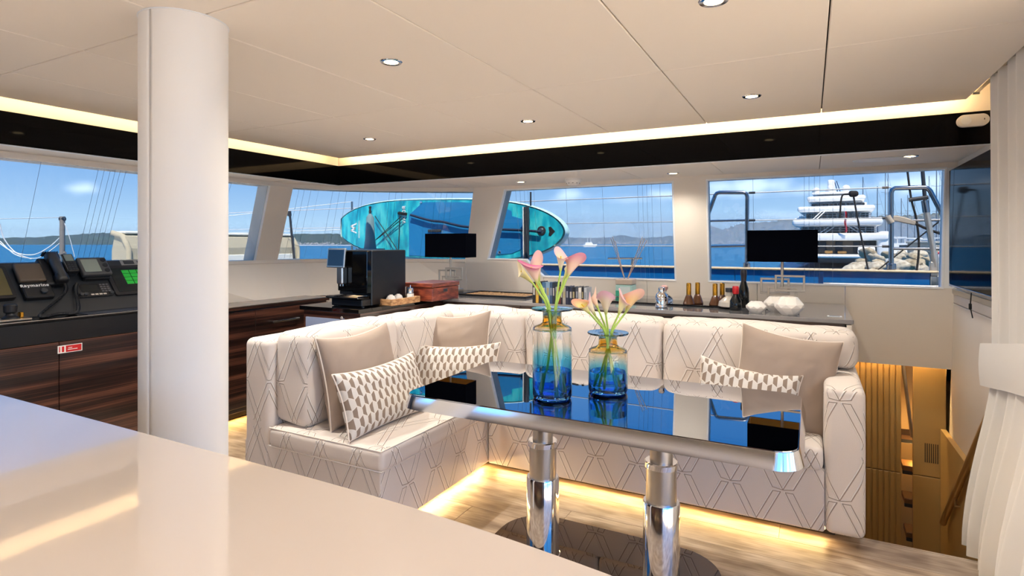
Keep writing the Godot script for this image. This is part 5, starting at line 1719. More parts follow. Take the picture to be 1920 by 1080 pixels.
	bar(r3, "tail", smooth_path([P.call(1714, 418), P.call(1740, 430), P.call(1770, 440)], 4), 0.012, rk)
	var r4 := thing("black_rope", "black line running diagonally up across the rigging screw", "rope", P.call(1700, 470))
	bar(r4, "line", [P.call(1645, 507), P.call(1760, 416)], 0.006, rk)
	var tc := thing("mooring_cleat", "T shaped steel cleat on the teak cap", "cleat", at_b(1185, 497, RB + 0.05))
	bar(tc, "crossbar", [at_b(1140, 484, RB + 0.05), at_b(1204, 484, RB + 0.05)], 0.012, mats["brushed"], 10)
	bar(tc, "stem", [at_b(1186, 485, RB + 0.05), at_b(1184, 500, RB + 0.05)], 0.014, mats["brushed"], 10)
	# blind cords hang just inside the panes
	var cm := M("cord_grey", 92, 100, 112, 0.7)
	for e in [["window_1", [968, 976, 984, 991, 1002, 1062, 1130, 1196, 1205, 1213, 1222, 1238]], ["window_2", [1412, 1508, 1517, 1527, 1537, 1562, 1762]]]:
		for x in e[1]:
			var t := at_b(x, 352, wb(1.84) + 0.03)
			var p0 := V(t.x, wb(1.84) + 0.015, 1.838)
			var p1 := V(t.x, wb(1.06) + 0.015, 1.21 if t.x < -2.3 else 1.057)
			part(get_node(e[0]), "blind_cord", tube([Vector3.ZERO, p1 - p0], 0.0009, -1, 5), cm, p0)
	for b in [1.69, 2.0, 2.035, 2.07, 2.10, 2.13, 2.165, 2.95]:
		var q0 := V(-4.06, b, 1.838)
		part(get_node("window_4"), "blind_cord", tube([Vector3.ZERO, V(-4.43, b + 0.04, 1.202) - q0], 0.0009, -1, 5), cm, q0)
	for f in [0.25, 0.45, 0.7, 1.5, 1.75, 2.0, 2.5, 2.6, 3.3, 3.42, 3.54, 4.2, 4.32, 4.44, 4.56]:
		var i := 7 + int(f)
		var g: float = f - int(f)
		var q0 := V(lerpf(HEAD[i][0], HEAD[i + 1][0], g), lerpf(HEAD[i][1], HEAD[i + 1][1], g), 1.838) + outward(HEAD, i) * 0.012
		var q1 := V(lerpf(SILL[i][0], SILL[i + 1][0], g), lerpf(SILL[i][1], SILL[i + 1][1], g), 1.202) + outward(SILL, i) * 0.012
		part(get_node("window_3"), "blind_cord", tube([Vector3.ZERO, q1 - q0], 0.0009, -1, 5), cm, q0)
	var bp := thing("blind_pull", "small blue blind pull hanging over the sill of the yacht window", "blind pull", at_b(1539, 525, wb(1.06) + 0.012))
	part(bp, "tab", cbox(Vector3(0.032, 0.10, 0.006), 0.002), M("pull_blue", 16, 74, 150, 0.5), Vector3(0, 0.01, 0))

func make_board() -> void:
	var B := 5.62
	var t := thing("paddle_board", "turquoise inflatable paddle board lashed on edge to the starboard rail", "paddle board", at_b(855, 432, B))
	var o := t.position
	var a0 := at_b(645, 425, B).x
	var a1 := at_b(1064, 434, B).x
	var L := a1 - a0
	var half := func(u: float) -> float:      # half width along the board
		return 0.372 * pow(maxf(1.0 - pow(absf(2.0 * u - 0.98) / 1.02, 3.2), 0.0), 0.55)
	var cy := func(u: float) -> float: return lerpf(1.565, 1.475, u)
	var n := 60
	var outline := func(k: float, ofs: float) -> PackedVector2Array:
		var p := PackedVector2Array()
		for i in n + 1:
			var u := 0.5 - 0.5 * cos(PI * i / n)
			p.append(Vector2(lerpf(a0, a1, 0.5 + (u - 0.5) * ofs) - o.x, cy.call(u) + half.call(u) * k - o.y))
		for i in range(n - 1, 0, -1):
			var u := 0.5 - 0.5 * cos(PI * i / n)
			p.append(Vector2(lerpf(a0, a1, 0.5 + (u - 0.5) * ofs) - o.x, cy.call(u) - half.call(u) * k - o.y))
		return p
	var cy1 := M("board_cyan", 255, 255, 255, 0.4)
	cy1.albedo_texture = noise_tex(14, 0.012, [[0.0, Color8(10, 138, 172)], [0.4, Color8(24, 176, 200)], [0.6, Color8(44, 200, 214)], [1.0, Color8(110, 224, 226)]], 512, 512)
	cy1.uv1_triplanar = true
	cy1.uv1_scale = Vector3(1.6, 0.45, 1)
	# rounded side wall: layered outlines
	var st := begin(true)
	var rings := []
	for e in [[0.975, -0.060], [0.995, -0.045], [1.0, -0.02], [1.0, 0.03], [0.985, 0.055], [0.96, 0.062]]:
		rings.append([outline.call(e[0], 0.99 + 0.01 * e[0]), e[1]])
	for r in rings.size() - 1:
		var p: PackedVector2Array = rings[r][0]
		var q: PackedVector2Array = rings[r + 1][0]
		for i in p.size():
			var j := (i + 1) % p.size()
			var c := Vector3.ZERO
			var A := Vector3(p[i].x, p[i].y, rings[r][1])
			var B1 := Vector3(p[j].x, p[j].y, rings[r][1])
			var C := Vector3(q[j].x, q[j].y, rings[r + 1][1])
			var D := Vector3(q[i].x, q[i].y, rings[r + 1][1])
			out_quad(st, A, B1, C, D, Vector3((A.x + C.x) * 0.45, 0, 0))
	part(t, "side_wall", done(st), M("board_pale", 196, 236, 238, 0.4))
	part(t, "deck_skin", prism(outline.call(0.93, 0.985), 0.004), cy1, Vector3(0, 0, 0.0635))
	part(t, "hull_skin", prism(outline.call(0.97, 0.99), 0.004), M("board_pale"), Vector3(0, 0, -0.06))
	# foot pad: blue shape with a point at each end
	var U := func(u: float, k: float) -> Vector2: return Vector2(lerpf(a0, a1, u) - o.x, cy.call(u) + half.call(u) * k - o.y)
	var pad := PackedVector2Array()
	for e in [[0.355, -0.88], [0.355, 0.45], [0.42, 0.86], [0.47, 0.87], [0.6, 0.86], [0.75, 0.82], [0.80, 0.66], [0.80, 0.50], [0.85, 0.42], [0.86, 0.2], [0.83, 0.0], [0.86, -0.45], [0.85, -0.62], [0.80, -0.76], [0.6, -0.86], [0.45, -0.87]]:
		pad.append(U.call(e[0], e[1]))
	part(t, "foot_pad", prism(pad, 0.006), M("pad_blue", 18, 128, 192, 0.7), Vector3(0, 0, 0.068))
	var wh := M("board_white", 244, 248, 248, 0.4)
	# emblem: two slanted strokes that make a zigzag, turned upright, and lettering
	var em := begin()
	for e in [[Vector2(-0.055, -0.05), Vector2(-0.02, 0.05)], [Vector2(-0.02, 0.05), Vector2(0.005, -0.03)], [Vector2(0.005, -0.03), Vector2(0.03, 0.05)], [Vector2(0.03, 0.05), Vector2(0.065, -0.05)]]:
		var dv: Vector2 = (e[1] - e[0]).orthogonal().normalized() * 0.009
		prism_into(em, PackedVector2Array([e[0] + dv, e[1] + dv, e[1] - dv, e[0] - dv]), 0.002, Transform3D())
	var cp: Vector3 = at_b(670, 429, B) - o
	part(t, "emblem", done(em), wh, Vector3(cp.x, cp.y, 0.067), Vector3(0, 0, PI / 2))
	cp = at_b(680, 430, B) - o
	part(t, "small_lettering", lettering("AQUA MARINA", 0.034, 0.002), wh, Vector3(cp.x, cp.y, 0.067), Vector3(0, 0, PI / 2))
	cp = at_b(764, 403, B) - o
	part(t, "lettering", lettering("VAPOR", 0.068, 0.002, true), wh, Vector3(cp.x, cp.y, 0.070), Vector3(0, 0, PI / 2))
	cp = at_b(1020, 433, B) - o
	part(t, "valve", lathe([Vector2(0, 0.006), Vector2(0.03, 0.006), Vector2(0.05, 0.004), Vector2(0.052, 0)], 24), mats["charcoal"], Vector3(cp.x, cp.y, 0.066), Vector3(PI / 2, 0, 0))
	part(t, "valve_cap", lathe([Vector2(0, 0.006), Vector2(0.02, 0.006), Vector2(0.03, 0.0)], 20), mats["brushed"], Vector3(cp.x, cp.y, 0.072), Vector3(PI / 2, 0, 0))
	cp = at_b(1038, 434, B) - o
	part(t, "nose_patch", prism(PackedVector2Array([Vector2(0.045, 0), Vector2(-0.005, 0.05), Vector2(-0.03, 0.045), Vector2(-0.02, 0.0), Vector2(-0.03, -0.045), Vector2(-0.005, -0.05)]), 0.004), mats["rope_black"], Vector3(cp.x, cp.y, 0.067))
	cp = at_b(822, 433, B) - o
	part(t, "carry_handle", rbox(Vector3(0.19, 0.035, 0.03), 0.012, 2, 3), mats["charcoal"], Vector3(cp.x, cp.y, 0.078))
	cp = at_b(762, 401, B) - o
	part(t, "strap_pad", cbox(Vector3(0.14, 0.035, 0.02), 0.006), mats["rope_black"], Vector3(cp.x, cp.y + 0.0, 0.08), Vector3(0, 0, -0.12))
	for e in [[796, 380], [942, 473]]:
		cp = at_b(e[0], e[1], B) - o
		part(t, "ring_eye", lathe([Vector2(0, 0.008), Vector2(0.016, 0.006), Vector2(0.02, 0)], 16), mats["chrome"], Vector3(cp.x, cp.y, 0.071), Vector3(PI / 2, 0, 0))
	# lashings
	var Bf := B - 0.10
	var l1 := thing("lashing_line", "dark lashing line run along the middle of the paddle board", "rope", at_b(860, 413, Bf))
	bar(l1, "line", smooth_path([at_b(770, 403, Bf), at_b(805, 413, Bf), at_b(830, 416, Bf), at_b(865, 424, Bf), at_b(900, 427, Bf), at_b(940, 430, Bf), at_b(985, 432, Bf), at_b(1015, 435, Bf)], 6), 0.014, M("lash_blue", 20, 40, 70, 0.8))
	var l2 := thing("bungee_cords", "thin crossed cords with hooks in front of the paddle board", "rope", at_b(735, 430, Bf))
	for e in [[[703, 405], [746, 470]], [[702, 452], [753, 405]], [[750, 396], [747, 472]], [[707, 448], [757, 408]]]:
		bar(l2, "cord", [at_b(e[0][0], e[0][1], Bf), at_b(e[1][0], e[1][1], Bf)], 0.005, rope())
	var pl := thing("davit_pole", "upright dark pole across the nose of the paddle board", "pole", at_b(985, 500, B - 0.16))
	bar(pl, "pole", [at_b(987, 388, B - 0.16), at_b(988, 560, B - 0.16)], 0.030, mats["charcoal"], 14)
	bar(pl, "edge_strip", [at_b(981, 388, B - 0.17), at_b(982, 560, B - 0.17)], 0.008, mats["white_paint"], 8)
	bar(pl, "aerial", [at_b(995, 360, B - 0.16), at_b(995, 386, B - 0.16)], 0.010, mats["charcoal"], 8)
	var fp := thing("covered_post", "tapering grey covered post on a flat oval base before the paddle board", "post", at_b(694, 468, B - 0.3))
	var pp := at_b(694, 466, B - 0.3)
	part(fp, "cover", lathe([Vector2(0.075, 0.0), Vector2(0.06, 0.12), Vector2(0.045, 0.38), Vector2(0.02, 0.42), Vector2(0, 0.43)], 18), M("cover_grey", 112, 142, 152, 0.8), pp - fp.position)
	part(fp, "finial", lathe([Vector2(0.012, 0.42), Vector2(0.02, 0.45), Vector2(0.012, 0.47), Vector2(0.018, 0.51), Vector2(0, 0.52)], 12), mats["charcoal"], pp - fp.position)
	part(fp, "base", prism(oval(0.20, 0.14), 0.04), M("cover_grey"), pp + Vector3(0, -0.02, 0) - fp.position, Vector3(-PI / 2, 0, 0))
	part(fp, "pedestal", cyl(0.06, 0.9, 14), mats["gelcoat"], pp + Vector3(0, -0.94, 0) - fp.position)

func rope() -> Material:
	return mats["rope_black"]

func make_foredeck() -> void:
	# covered lounge on the foredeck: canvas over a frame, running across the boat
	var t := thing("foredeck_lounge", "canvas covered lounge on the foredeck outside the windscreen", "lounge", V(-6.7, 4.63, 0.18))
	var p := PackedVector2Array([Vector2(0.0, 0.0), Vector2(0.0, 1.12), Vector2(-0.06, 1.25), Vector2(-0.14, 1.29), Vector2(-0.26, 1.27), Vector2(-0.32, 1.1), Vector2(-0.34, 0.0)])
	part(t, "canvas_hood", prism(p, 2.28), mats["canvas_beige"], Vector3(0.2, 0, 0))
	part(t, "pale_panel", cbox(Vector3(0.02, 0.96, 2.10), 0.006), mats["canvas_pale"], Vector3(0.208, 0.55, 0.0))
	part(t, "white_ridge", cbox(Vector3(0.2, 0.03, 2.28), 0.012), mats["canvas_pale"], Vector3(0.03, 1.293, 0))
	part(t, "edge_welt", tube([Vector3(0.2, 0, 1.14), Vector3(0.2, 1.12, 1.14), Vector3(0.1, 1.25, 1.14), Vector3(-0.1, 1.29, 1.14)], 0.03, -1, 8), mats["canvas_beige"])
	part(t, "edge_welt", tube([Vector3(0.2, 0, -1.14), Vector3(0.2, 1.12, -1.14), Vector3(0.1, 1.25, -1.14), Vector3(-0.1, 1.29, -1.14)], 0.03, -1, 8), mats["canvas_beige"])
	var s := thing("boarding_pole", "slim dark pole standing at the end of the canvas lounge", "pole", V(-6.6, 6.0, 0.18))
	bar(s, "pole", [at_d(543, 398, 8.0), at_d(552, 490, 8.0)], 0.016, mats["charcoal"])
	bar(s, "tip", [at_d(542, 396, 8.0), at_d(543, 405, 8.0)], 0.028, mats["charcoal"])
	var b := thing("bow_post", "bare wooden bow post with lines beyond the windscreen", "post", at_d(116, 500, 12.0))
	bar(b, "post", [at_d(117, 406, 12.0), at_d(116, 560, 12.0)], 0.05, M("post_wood", 132, 126, 120, 0.7), 10)
	bar(b, "head", [at_d(121, 410, 12.0), at_d(113, 411, 12.0)], 0.05, mats["charcoal"])
	bar(b, "spreader", [at_d(104, 479, 12.0), at_d(123, 474, 12.0)], 0.03, M("post_wood"))
	var lw := M("line_white", 226, 230, 232, 0.7)
	for e in [["top stay from the bow post", [[-40, 411], [116, 408]], 0.008, wire_mat()], ["white slack line on the inner side of the bow post", [[-20, 440], [20, 470], [60, 478], [90, 465], [114, 444]], 0.012, lw], ["second white slack line below the bow post", [[0, 452], [30, 478], [70, 484], [100, 466], [116, 452]], 0.010, lw], ["dark slack line at the port edge of the view", [[0, 420], [8, 448], [30, 474], [60, 486]], 0.012, wire_mat()], ["thin stay sloping down from the bow post", [[118, 411], [130, 444], [140, 482]], 0.008, wire_mat()]]:
		var l := thing("bow_line", e[0], "rope", at_d(e[1][0][0], e[1][0][1], 12.0))
		bar(l, "line", smooth_path(e[1].map(func(q): return at_d(q[0], q[1], 12.0)), 6), e[2], e[3], 6)
	# guard wires of the pulpit, with their stanchions on the foredeck
	var l := thing("pulpit_rail", "pale guard wires on thin stanchions around the bow", "railing", at_d(560, 500, 8.0))
	for y in [[404, 378], [437, 430]]:
		bar(l, "wire", [at_d(330, y[0] + 4, 8.0), at_d(437, y[0], 8.0), at_d(660, y[1], 8.0)], 0.005, M("line_white"), 6)
	for e in [[330, 408], [660, 378]]:
		var top := at_d(e[0], e[1], 8.0)
		bar(l, "stanchion", [top, Vector3(top.x, 0.15, top.z)], 0.014, mats["steel_tube"], 8)

func wire_mat() -> Material:
	return mats["wire"]

# ---------------------------------------------------------------- outside: sea, hills, harbour
func make_sea() -> void:
	var m := M("sea_water", 255, 255, 255, 0.3)
	m.albedo_texture = noise_tex(31, 0.02, [[0.0, Color8(4, 58, 100)], [0.5, Color8(22, 98, 140)], [1.0, Color8(104, 168, 194)]], 512, 512)
	m.uv1_triplanar = true
	m.uv1_world_triplanar = true
	m.uv1_scale = Vector3(0.03, 0.03, 0.11)
	var nt := noise_tex(32, 0.03, [], 512, 512)
	nt.as_normal_map = true
	nt.bump_strength = 16.0
	m.normal_enabled = true
	m.normal_texture = nt
	m.normal_scale = 0.8
	m.metallic_specular = 0.35
	var s := MeshInstance3D.new()
	s.name = "sea"
	var st := begin()
	var N := 24
	for i in N:
		var t0 := TAU * i / N
		var t1 := TAU * (i + 1) / N
		for r in [[0.0, 60.0], [60.0, 600.0], [600.0, 9000.0]]:
			var a := Vector3(cos(t0), 0, sin(t0))
			var b := Vector3(cos(t1), 0, sin(t1))
			st.set_uv(Vector2.ZERO)
			if r[0] == 0.0:
				out_tri(st, Vector3.ZERO, a * r[1], b * r[1], Vector3(0, -100, 0))
			else:
				out_quad(st, a * r[0], a * r[1], b * r[1], b * r[0], Vector3(0, -100, 0))
	s.mesh = done(st)
	s.material_override = m
	add_child(s)
	s.position = Vector3(0, SEA, 0)
	s.set_meta("label", "blue rippled sea around the boat")
	s.set_meta("category", "sea")
	s.set_meta("kind", "stuff")

func ridge(called: String, label: String, line: Array, d: float, back: float, m: Material, sd: int) -> void:
	# line: [column, row] of the skyline at distance d + back; the shore runs at distance d
	var nz := FastNoiseLite.new()
	nz.seed = sd
	nz.frequency = 0.05
	nz.fractal_octaves = 4
	var nv := 10
	var nu := 160
	var sky := func(u: float) -> Vector2:
		var f := u * (line.size() - 1)
		var i := mini(int(f), line.size() - 2)
		var g := smoothstep(0.0, 1.0, f - i)
		return Vector2(lerpf(line[i][0], line[i + 1][0], f - i), lerpf(line[i][1], line[i + 1][1], g))
	var base := at_d(line[line.size() / 2][0], HY, d)
	base.y = SEA
	var fn := func(u: float, v: float) -> Vector3:
		var s: Vector2 = sky.call(u)
		if v > 0.999:
			var q := at_d(s.x, HY, d + back * 1.6)
			q.y = SEA
			return q - base
		var f := v / 0.9
		var dd := d + back * f
		var p := at_d(s.x, HY, dd)
		var top := EYE + (HY - s.y) / F * (d + back)
		top *= 1.0 + 0.10 * nz.get_noise_2d(u * 900.0, 7.0) + 0.05 * nz.get_noise_2d(u * 3500.0, 3.0)
		p.y = lerpf(SEA, top, pow(f, 0.72)) + (top - SEA) * 0.16 * nz.get_noise_2d(u * 1600.0, f * 60.0) * sin(PI * f)
		return p - base
	var o := one(called, label, "hills", sheet(fn, nu, nv), m, base)

func make_hills() -> void:
	var g := func(key: String, sd: int, stops: Array, sc: float) -> Material:
		var m := M(key, 255, 255, 255, 0.95)
		m.albedo_texture = noise_tex(sd, 0.02, stops, 512, 512)
		m.uv1_triplanar = true
		m.uv1_scale = Vector3(sc, sc * 2, sc)
		m.specular_mode = BaseMaterial3D.SPECULAR_DISABLED
		return m
	var wood: Material = g.call("scrub_slope", 61, [[0.0, Color8(30, 44, 30)], [0.5, Color8(44, 60, 40)], [1.0, Color8(72, 82, 56)]], 0.004)
	var rocky: Material = g.call("rocky_slope", 63, [[0.0, Color8(30, 44, 30)], [0.45, Color8(44, 60, 40)], [0.56, Color8(72, 82, 56)], [0.62, Color8(150, 145, 134)], [1.0, Color8(172, 166, 154)]], 0.0012)
	ridge("wooded_island", "dark wooded island on the horizon ahead of the bow", [[-420, 450], [-200, 446], [0, 446], [60, 445], [110, 442], [160, 438], [200, 437], [260, 440], [330, 443], [400, 440], [470, 438], [560, 438], [620, 438], [660, 440], [720, 443], [800, 448], [900, 453]], 2200, 500, wood, 3)
	ridge("coastal_hills", "low line of hills on the horizon behind the paddle board", [[940, 454], [1000, 450], [1060, 445], [1110, 446], [1140, 445], [1165, 441], [1200, 446], [1230, 445], [1262, 442], [1290, 450], [1310, 456]], 5200, 900, wood, 9)
	ridge("rocky_mountains", "pale rocky mountains on the horizon behind the white yacht", [[1300, 452], [1312, 432], [1330, 424], [1356, 430], [1385, 421], [1420, 417], [1480, 412], [1560, 408], [1640, 406], [1690, 405], [1750, 401], [1850, 404], [1990, 412], [2200, 440]], 5600, 1600, rocky, 15)
	# sea haze: two wide banks of thin air-light, before the island and before the far coast
	for e in [["before the wooded island", 1450.0, 650.0, 0.00045, 46.0], ["before the far coast", 4050.0, 1700.0, 0.00042, 190.0]]:
		var f := FogVolume.new()
		f.name = numbered("haze_bank")
		f.size = Vector3(e[1] * (4.0 if e[1] < 2000.0 else 1.1), e[4], e[2])
		var fm := FogMaterial.new()
		fm.density = e[3]
		fm.albedo = Color(0.80, 0.90, 1.0)
		f.material = fm
		add_child(f)
		f.position = at_d(760.0 if e[1] < 2000.0 else 1500.0, HY, e[1])
		f.position.y = SEA + e[4] / 2 + 0.5
		f.rotation.y = TH
		f.set_meta("kind", "stuff")
		f.set_meta("label", "thin blue sea haze %s" % e[0])
		f.set_meta("category", "haze")
	# shoreline towns: far too many and small to tell apart
	rng.seed = 40
	for e in [["shore_houses", "tiny pale houses along the foot of the wooded island", 0, 640, 2195.0, 190, 2.8], ["shore_houses", "tiny pale houses along the foot of the low line of hills", 1060, 1262, 5190.0, 80, 8.0], ["shore_houses", "tiny pale houses along the foot of the rocky mountains", 1325, 1700, 5590.0, 150, 9.0]]:
		var st := begin()
		var base := at_d((e[2] + e[3]) / 2.0, HY, e[4])
		base.y = SEA
		for k in e[5]:
			var x := rng.randf_range(e[2], e[3])
			if e[2] == 0 and x < 430:
				x = 430 + x * 0.45
			var s: float = e[6] * rng.randf_range(0.6, 1.4)
			var up: float = rng.randf() * rng.randf() * e[6] * 4.0
			var p := at_d(x, HY, e[4] + up * 2.0)
			p.y = SEA + up + s * 0.4
			cbox_into(st, Vector3(s * 1.5, s, s), 0.0, Transform3D(Basis(Vector3.UP, TH), p - base))
		var o := one(e[0], e[1], "houses", done(st), M("house_pale", 190, 182, 172, 0.8), base)
		o.set_meta("kind", "stuff")

func rock_mesh(sd: int) -> ArrayMesh:
	var nz := FastNoiseLite.new()
	nz.seed = sd
	nz.frequency = 1.1
	nz.noise_type = FastNoiseLite.TYPE_CELLULAR
	nz.cellular_return_type = FastNoiseLite.RETURN_CELL_VALUE
	var n2 := FastNoiseLite.new()
	n2.seed = sd + 3
	n2.frequency = 0.8
	var st := begin(true)
	var P := func(i: int, j: int) -> Vector3:
		var th := PI * i / 10.0
		var ph := TAU * (j % 14) / 14.0
		var d := Vector3(sin(th) * cos(ph), cos(th), sin(th) * sin(ph))
		return d * Vector3(1.0, 0.62, 0.85) * (0.85 + 0.35 * n2.get_noise_3dv(d * 1.4) + 0.16 * nz.get_noise_3dv(d * 1.3))
	for i in 10:
		for j in 14:
			if i > 0:
				out_tri(st, P.call(i, j), P.call(i, j + 1), P.call(i + 1, j), Vector3.ZERO)
			if i < 9:
				out_tri(st, P.call(i, j + 1), P.call(i + 1, j + 1), P.call(i + 1, j), Vector3.ZERO)
			if i == 0:
				out_tri(st, P.call(0, j), P.call(1, j), P.call(1, j + 1), Vector3.ZERO)
	return done(st)

func make_rocks() -> void:
	var rm := []
	for k in 3:
		var m := M("boulder_%d" % k, 255, 255, 255, 0.9)
		m.albedo_texture = rm[0].albedo_texture if k else noise_tex(77, 0.02, [[0.0, Color8(122, 110, 92)], [0.5, Color8(186, 176, 156)], [1.0, Color8(212, 206, 192)]], 256, 256)
		m.albedo_color = [Color8(255, 255, 255), Color8(236, 228, 214), Color8(246, 244, 242)][k]
		m.uv1_triplanar = true
		m.uv1_scale = Vector3(0.5, 0.5, 0.5)
		rm.append(m)
	var meshes := [rock_mesh(1), rock_mesh(12), rock_mesh(23), rock_mesh(34), rock_mesh(45)]
	rng.seed = 88
	for row in 5:
		var d := 56.0 + row * 4.0
		var x := 1588.0 + row * 10.0
		while x < 1830:
			var s := rng.randf_range(0.75, 1.35)
			var p := at_d(x, HY, d + rng.randf_range(-1, 1))
			p.y = SEA + 0.45 + row * 0.42 + rng.randf_range(-0.1, 0.3) - (0.5 if x < 1625 else 0.0)
			var where: String = ["at the waterline", "low in the heap", "half way up the heap", "high in the heap", "on top of the heap"][row]
			var o := one("boulder", "pale limestone boulder %s of the breakwater" % where, "boulder", meshes[rng.randi_range(0, 4)], rm[rng.randi_range(0, 2)], p, "breakwater boulders")
			o.rotation = Vector3(rng.randf_range(-0.4, 0.4), rng.randf() * TAU, rng.randf_range(-0.4, 0.4))
			o.scale = Vector3(s * rng.randf_range(1.0, 1.3), s, s * rng.randf_range(0.9, 1.1))
			x += s * rng.randf_range(1.0, 1.25) * 1.8 * F / d
	var q := thing("stone_quay", "long low pale stone quay behind the breakwater", "quay", at_d(1720, HY, 86.0))
	q.position.y = SEA
	q.rotation.y = TH
	part(q, "wall", cbox(Vector3(34.0, 3.6, 6.0), 0.1), M("quay_stone", 176, 168, 154, 0.9), Vector3(17.5, 1.8, 0))
	part(q, "coping", cbox(Vector3(34.2, 0.3, 6.3), 0.05), M("coping_stone", 186, 180, 168, 0.9), Vector3(17.5, 3.75, 0))
	var sg := thing("round_sign", "round white prohibition sign with a red ring on the quay", "sign", at_d(1770, 435, 60.0))
	sg.rotation.y = TH
	sg.position = at_d(1764, 479, 53.0)
	part(sg, "disc", cyl(0.42, 0.04, 28), M("sign_white", 240, 240, 240, 0.5), Vector3.ZERO, Vector3(PI / 2, 0, 0))
	part(sg, "ring", ring_upright(0.36, 0.06), M("sign_red", 200, 36, 40, 0.5), Vector3(0, 0, 0.05))
	part(sg, "bar", cbox(Vector3(0.7, 0.07, 0.03), 0.005), M("sign_red"), Vector3(0, 0, 0.06), Vector3(0, 0, -0.78))
	part(sg, "post", cyl(0.04, 3.0, 10), mats["wire"], Vector3(0, -3.3, -0.02))

func ring_upright(R: float, r: float) -> ArrayMesh:
	var pts := []
	for i in 33:
		pts.append(Vector3(cos(TAU * i / 32), sin(TAU * i / 32), 0) * R)
	return tube(pts, r, -1, 8)

# stern view of the white motor yacht; Y turns picture rows and columns into metres at its transom
func make_yacht() -> void:
	var D := 80.0
	var org := at_d(1575, HY, D)
	org.y = SEA
	var t := thing("motor_yacht", "large white multi deck motor yacht moored stern to the breakwater", "yacht", org, "", TH - 0.5236)
	var k := D / F
	var X := func(x: float) -> float: return (x - 1575.0) * k / 1.155
	var Y := func(y: float) -> float: return EYE + (HY - y) * k - SEA
	var wh := M("yacht_white", 238, 238, 236, 0.3)
	var dk := M("yacht_glass", 34, 40, 48, 0.12)
	var blk := func(called: String, m: Material, x0: float, x1: float, y0: float, y1: float, z0: float, z1: float, r: float = 0.0) -> MeshInstance3D:
		var c := Vector3((X.call(x0) + X.call(x1)) / 2, (Y.call(y0) + Y.call(y1)) / 2, -(z0 + z1) / 2)
		var s := Vector3(absf(X.call(x1) - X.call(x0)), absf(Y.call(y1) - Y.call(y0)), absf(z1 - z0))
		return part(t, called, rbox(s, minf(r, minf(s.x, minf(s.y, s.z)) * 0.45), 2, 3) if r > 0 else cbox(s, 0.03), m, c)
	# hull with the open beach club
	blk.call("hull", wh, 1484, 1667, 437, 497, 8.0, 60.0, 1.0)
	blk.call("hull_quarter", wh, 1643, 1669, 434, 497, 0.5, 9.0, 0.6)
	blk.call("hull_quarter", wh, 1484, 1510, 434, 497, 0.5, 9.0, 0.6)
	blk.call("transom_band", wh, 1490, 1664, 437, 451, 0.3, 2.2, 0.3)
	blk.call("beach_club_opening", M("club_brown", 110, 98, 84, 0.5), 1508, 1645, 451, 476, 3.0, 3.4)
	for e in [[1532, 1548], [1566, 1580], [1600, 1612], [1624, 1632]]:
		blk.call("club_panel", dk, e[0], e[1], 453, 474, 2.6, 2.9)
	blk.call("club_sofa", M("club_orange", 206, 150, 84, 0.7), 1545, 1562, 470, 476, 1.4, 2.2, 0.2)
	blk.call("club_sofa", M("club_orange"), 1570, 1588, 471, 476, 1.4, 2.2, 0.2)
	blk.call("club_bar", wh, 1608, 1640, 463, 476, 0.6, 1.8, 0.2)
	blk.call("swim_platform", wh, 1496, 1634, 477, 483, -3.2, 3.0, 0.25)
	# decks: [floor band rows, width columns, glass rows, glass columns]
	var decks := [[[409, 423], [1481, 1654], [423, 437], [1492, 1646]], [[382, 393], [1488, 1643], [393, 409], [1500, 1638]], [[358, 369], [1505, 1627], [369, 382], [1510, 1632]], [[346, 350], [1514, 1600], [350, 358], [1522, 1594]]]
	var z := 2.5
	for i in decks.size():
		var e: Array = decks[i]
		var b: MeshInstance3D = blk.call("deck_overhang", wh, e[1][0], e[1][1], e[0][0], e[0][1], z - 2.0, z + 38.0 - 5 * i, 0.45)
		var c: MeshInstance3D = blk.call("deck_house", wh, e[3][0], e[3][1], e[2][0], e[2][1], z + 3.2, z + 30.0 - 4 * i, 0.2)
		var nn: int = [9, 8, 6, 5][i]
		for q in nn:
			var f0: float = lerpf(e[3][0] + 3, e[3][1] - 3, float(q) / nn)
			var f1: float = lerpf(e[3][0] + 3, e[3][1] - 3, float(q + 1) / nn) - 2.0
			blk.call("window_pane", dk, f0, f1, e[2][0] + 1.2, e[2][1] - 1.5, z + 3.0, z + 3.3)
		# railing in front of the house
		var yr: float = e[2][1]
		var rail := begin()
		for rr in [0.0, 0.35, 0.7]:
			cbox_into(rail, Vector3(X.call(e[1][1] - 8) - X.call(e[1][0] + 8), 0.05, 0.05), 0.0, Transform3D(Basis(), Vector3((X.call(e[1][0]) + X.call(e[1][1])) / 2, Y.call(yr) + 0.35 + rr * 0.8, -(z - 1.4 if i > 0 else 0.6))))
		for q in 14:
			cbox_into(rail, Vector3(0.04, 0.95, 0.04), 0.0, Transform3D(Basis(), Vector3(lerpf(X.call(e[1][0] + 8), X.call(e[1][1] - 8), q / 13.0), Y.call(yr) + 0.45, -(z - 1.4 if i > 0 else 0.6))))
		part(t, "railing", done(rail), mats["steel_tube"])
		z += 4.0
	# stairs between the decks: slanting white struts
	for e in [[1535, 437, 1556, 423], [1545, 437, 1566, 423], [1600, 423, 1622, 437], [1590, 423, 1612, 437], [1523, 409, 1540, 393], [1530, 409, 1547, 393]]:
		part(t, "stair_rail", tube([Vector3(X.call(e[0]), Y.call(e[1]), -1.4), Vector3(X.call(e[2]), Y.call(e[3]), -2.4)], 0.07, -1, 6), wh)
	# side wings seen past the port quarter
	blk.call("bridge_wing", wh, 1480, 1496, 396, 402, 14.0, 24.0, 0.4)
	blk.call("side_wing", wh, 1476, 1492, 402, 409, 10.0, 20.0, 0.5)
	# top: mast and domes
	var zt := 20.0
	blk.call("mast_house", wh, 1542, 1566, 336, 347, zt - 4, zt + 1, 0.3)
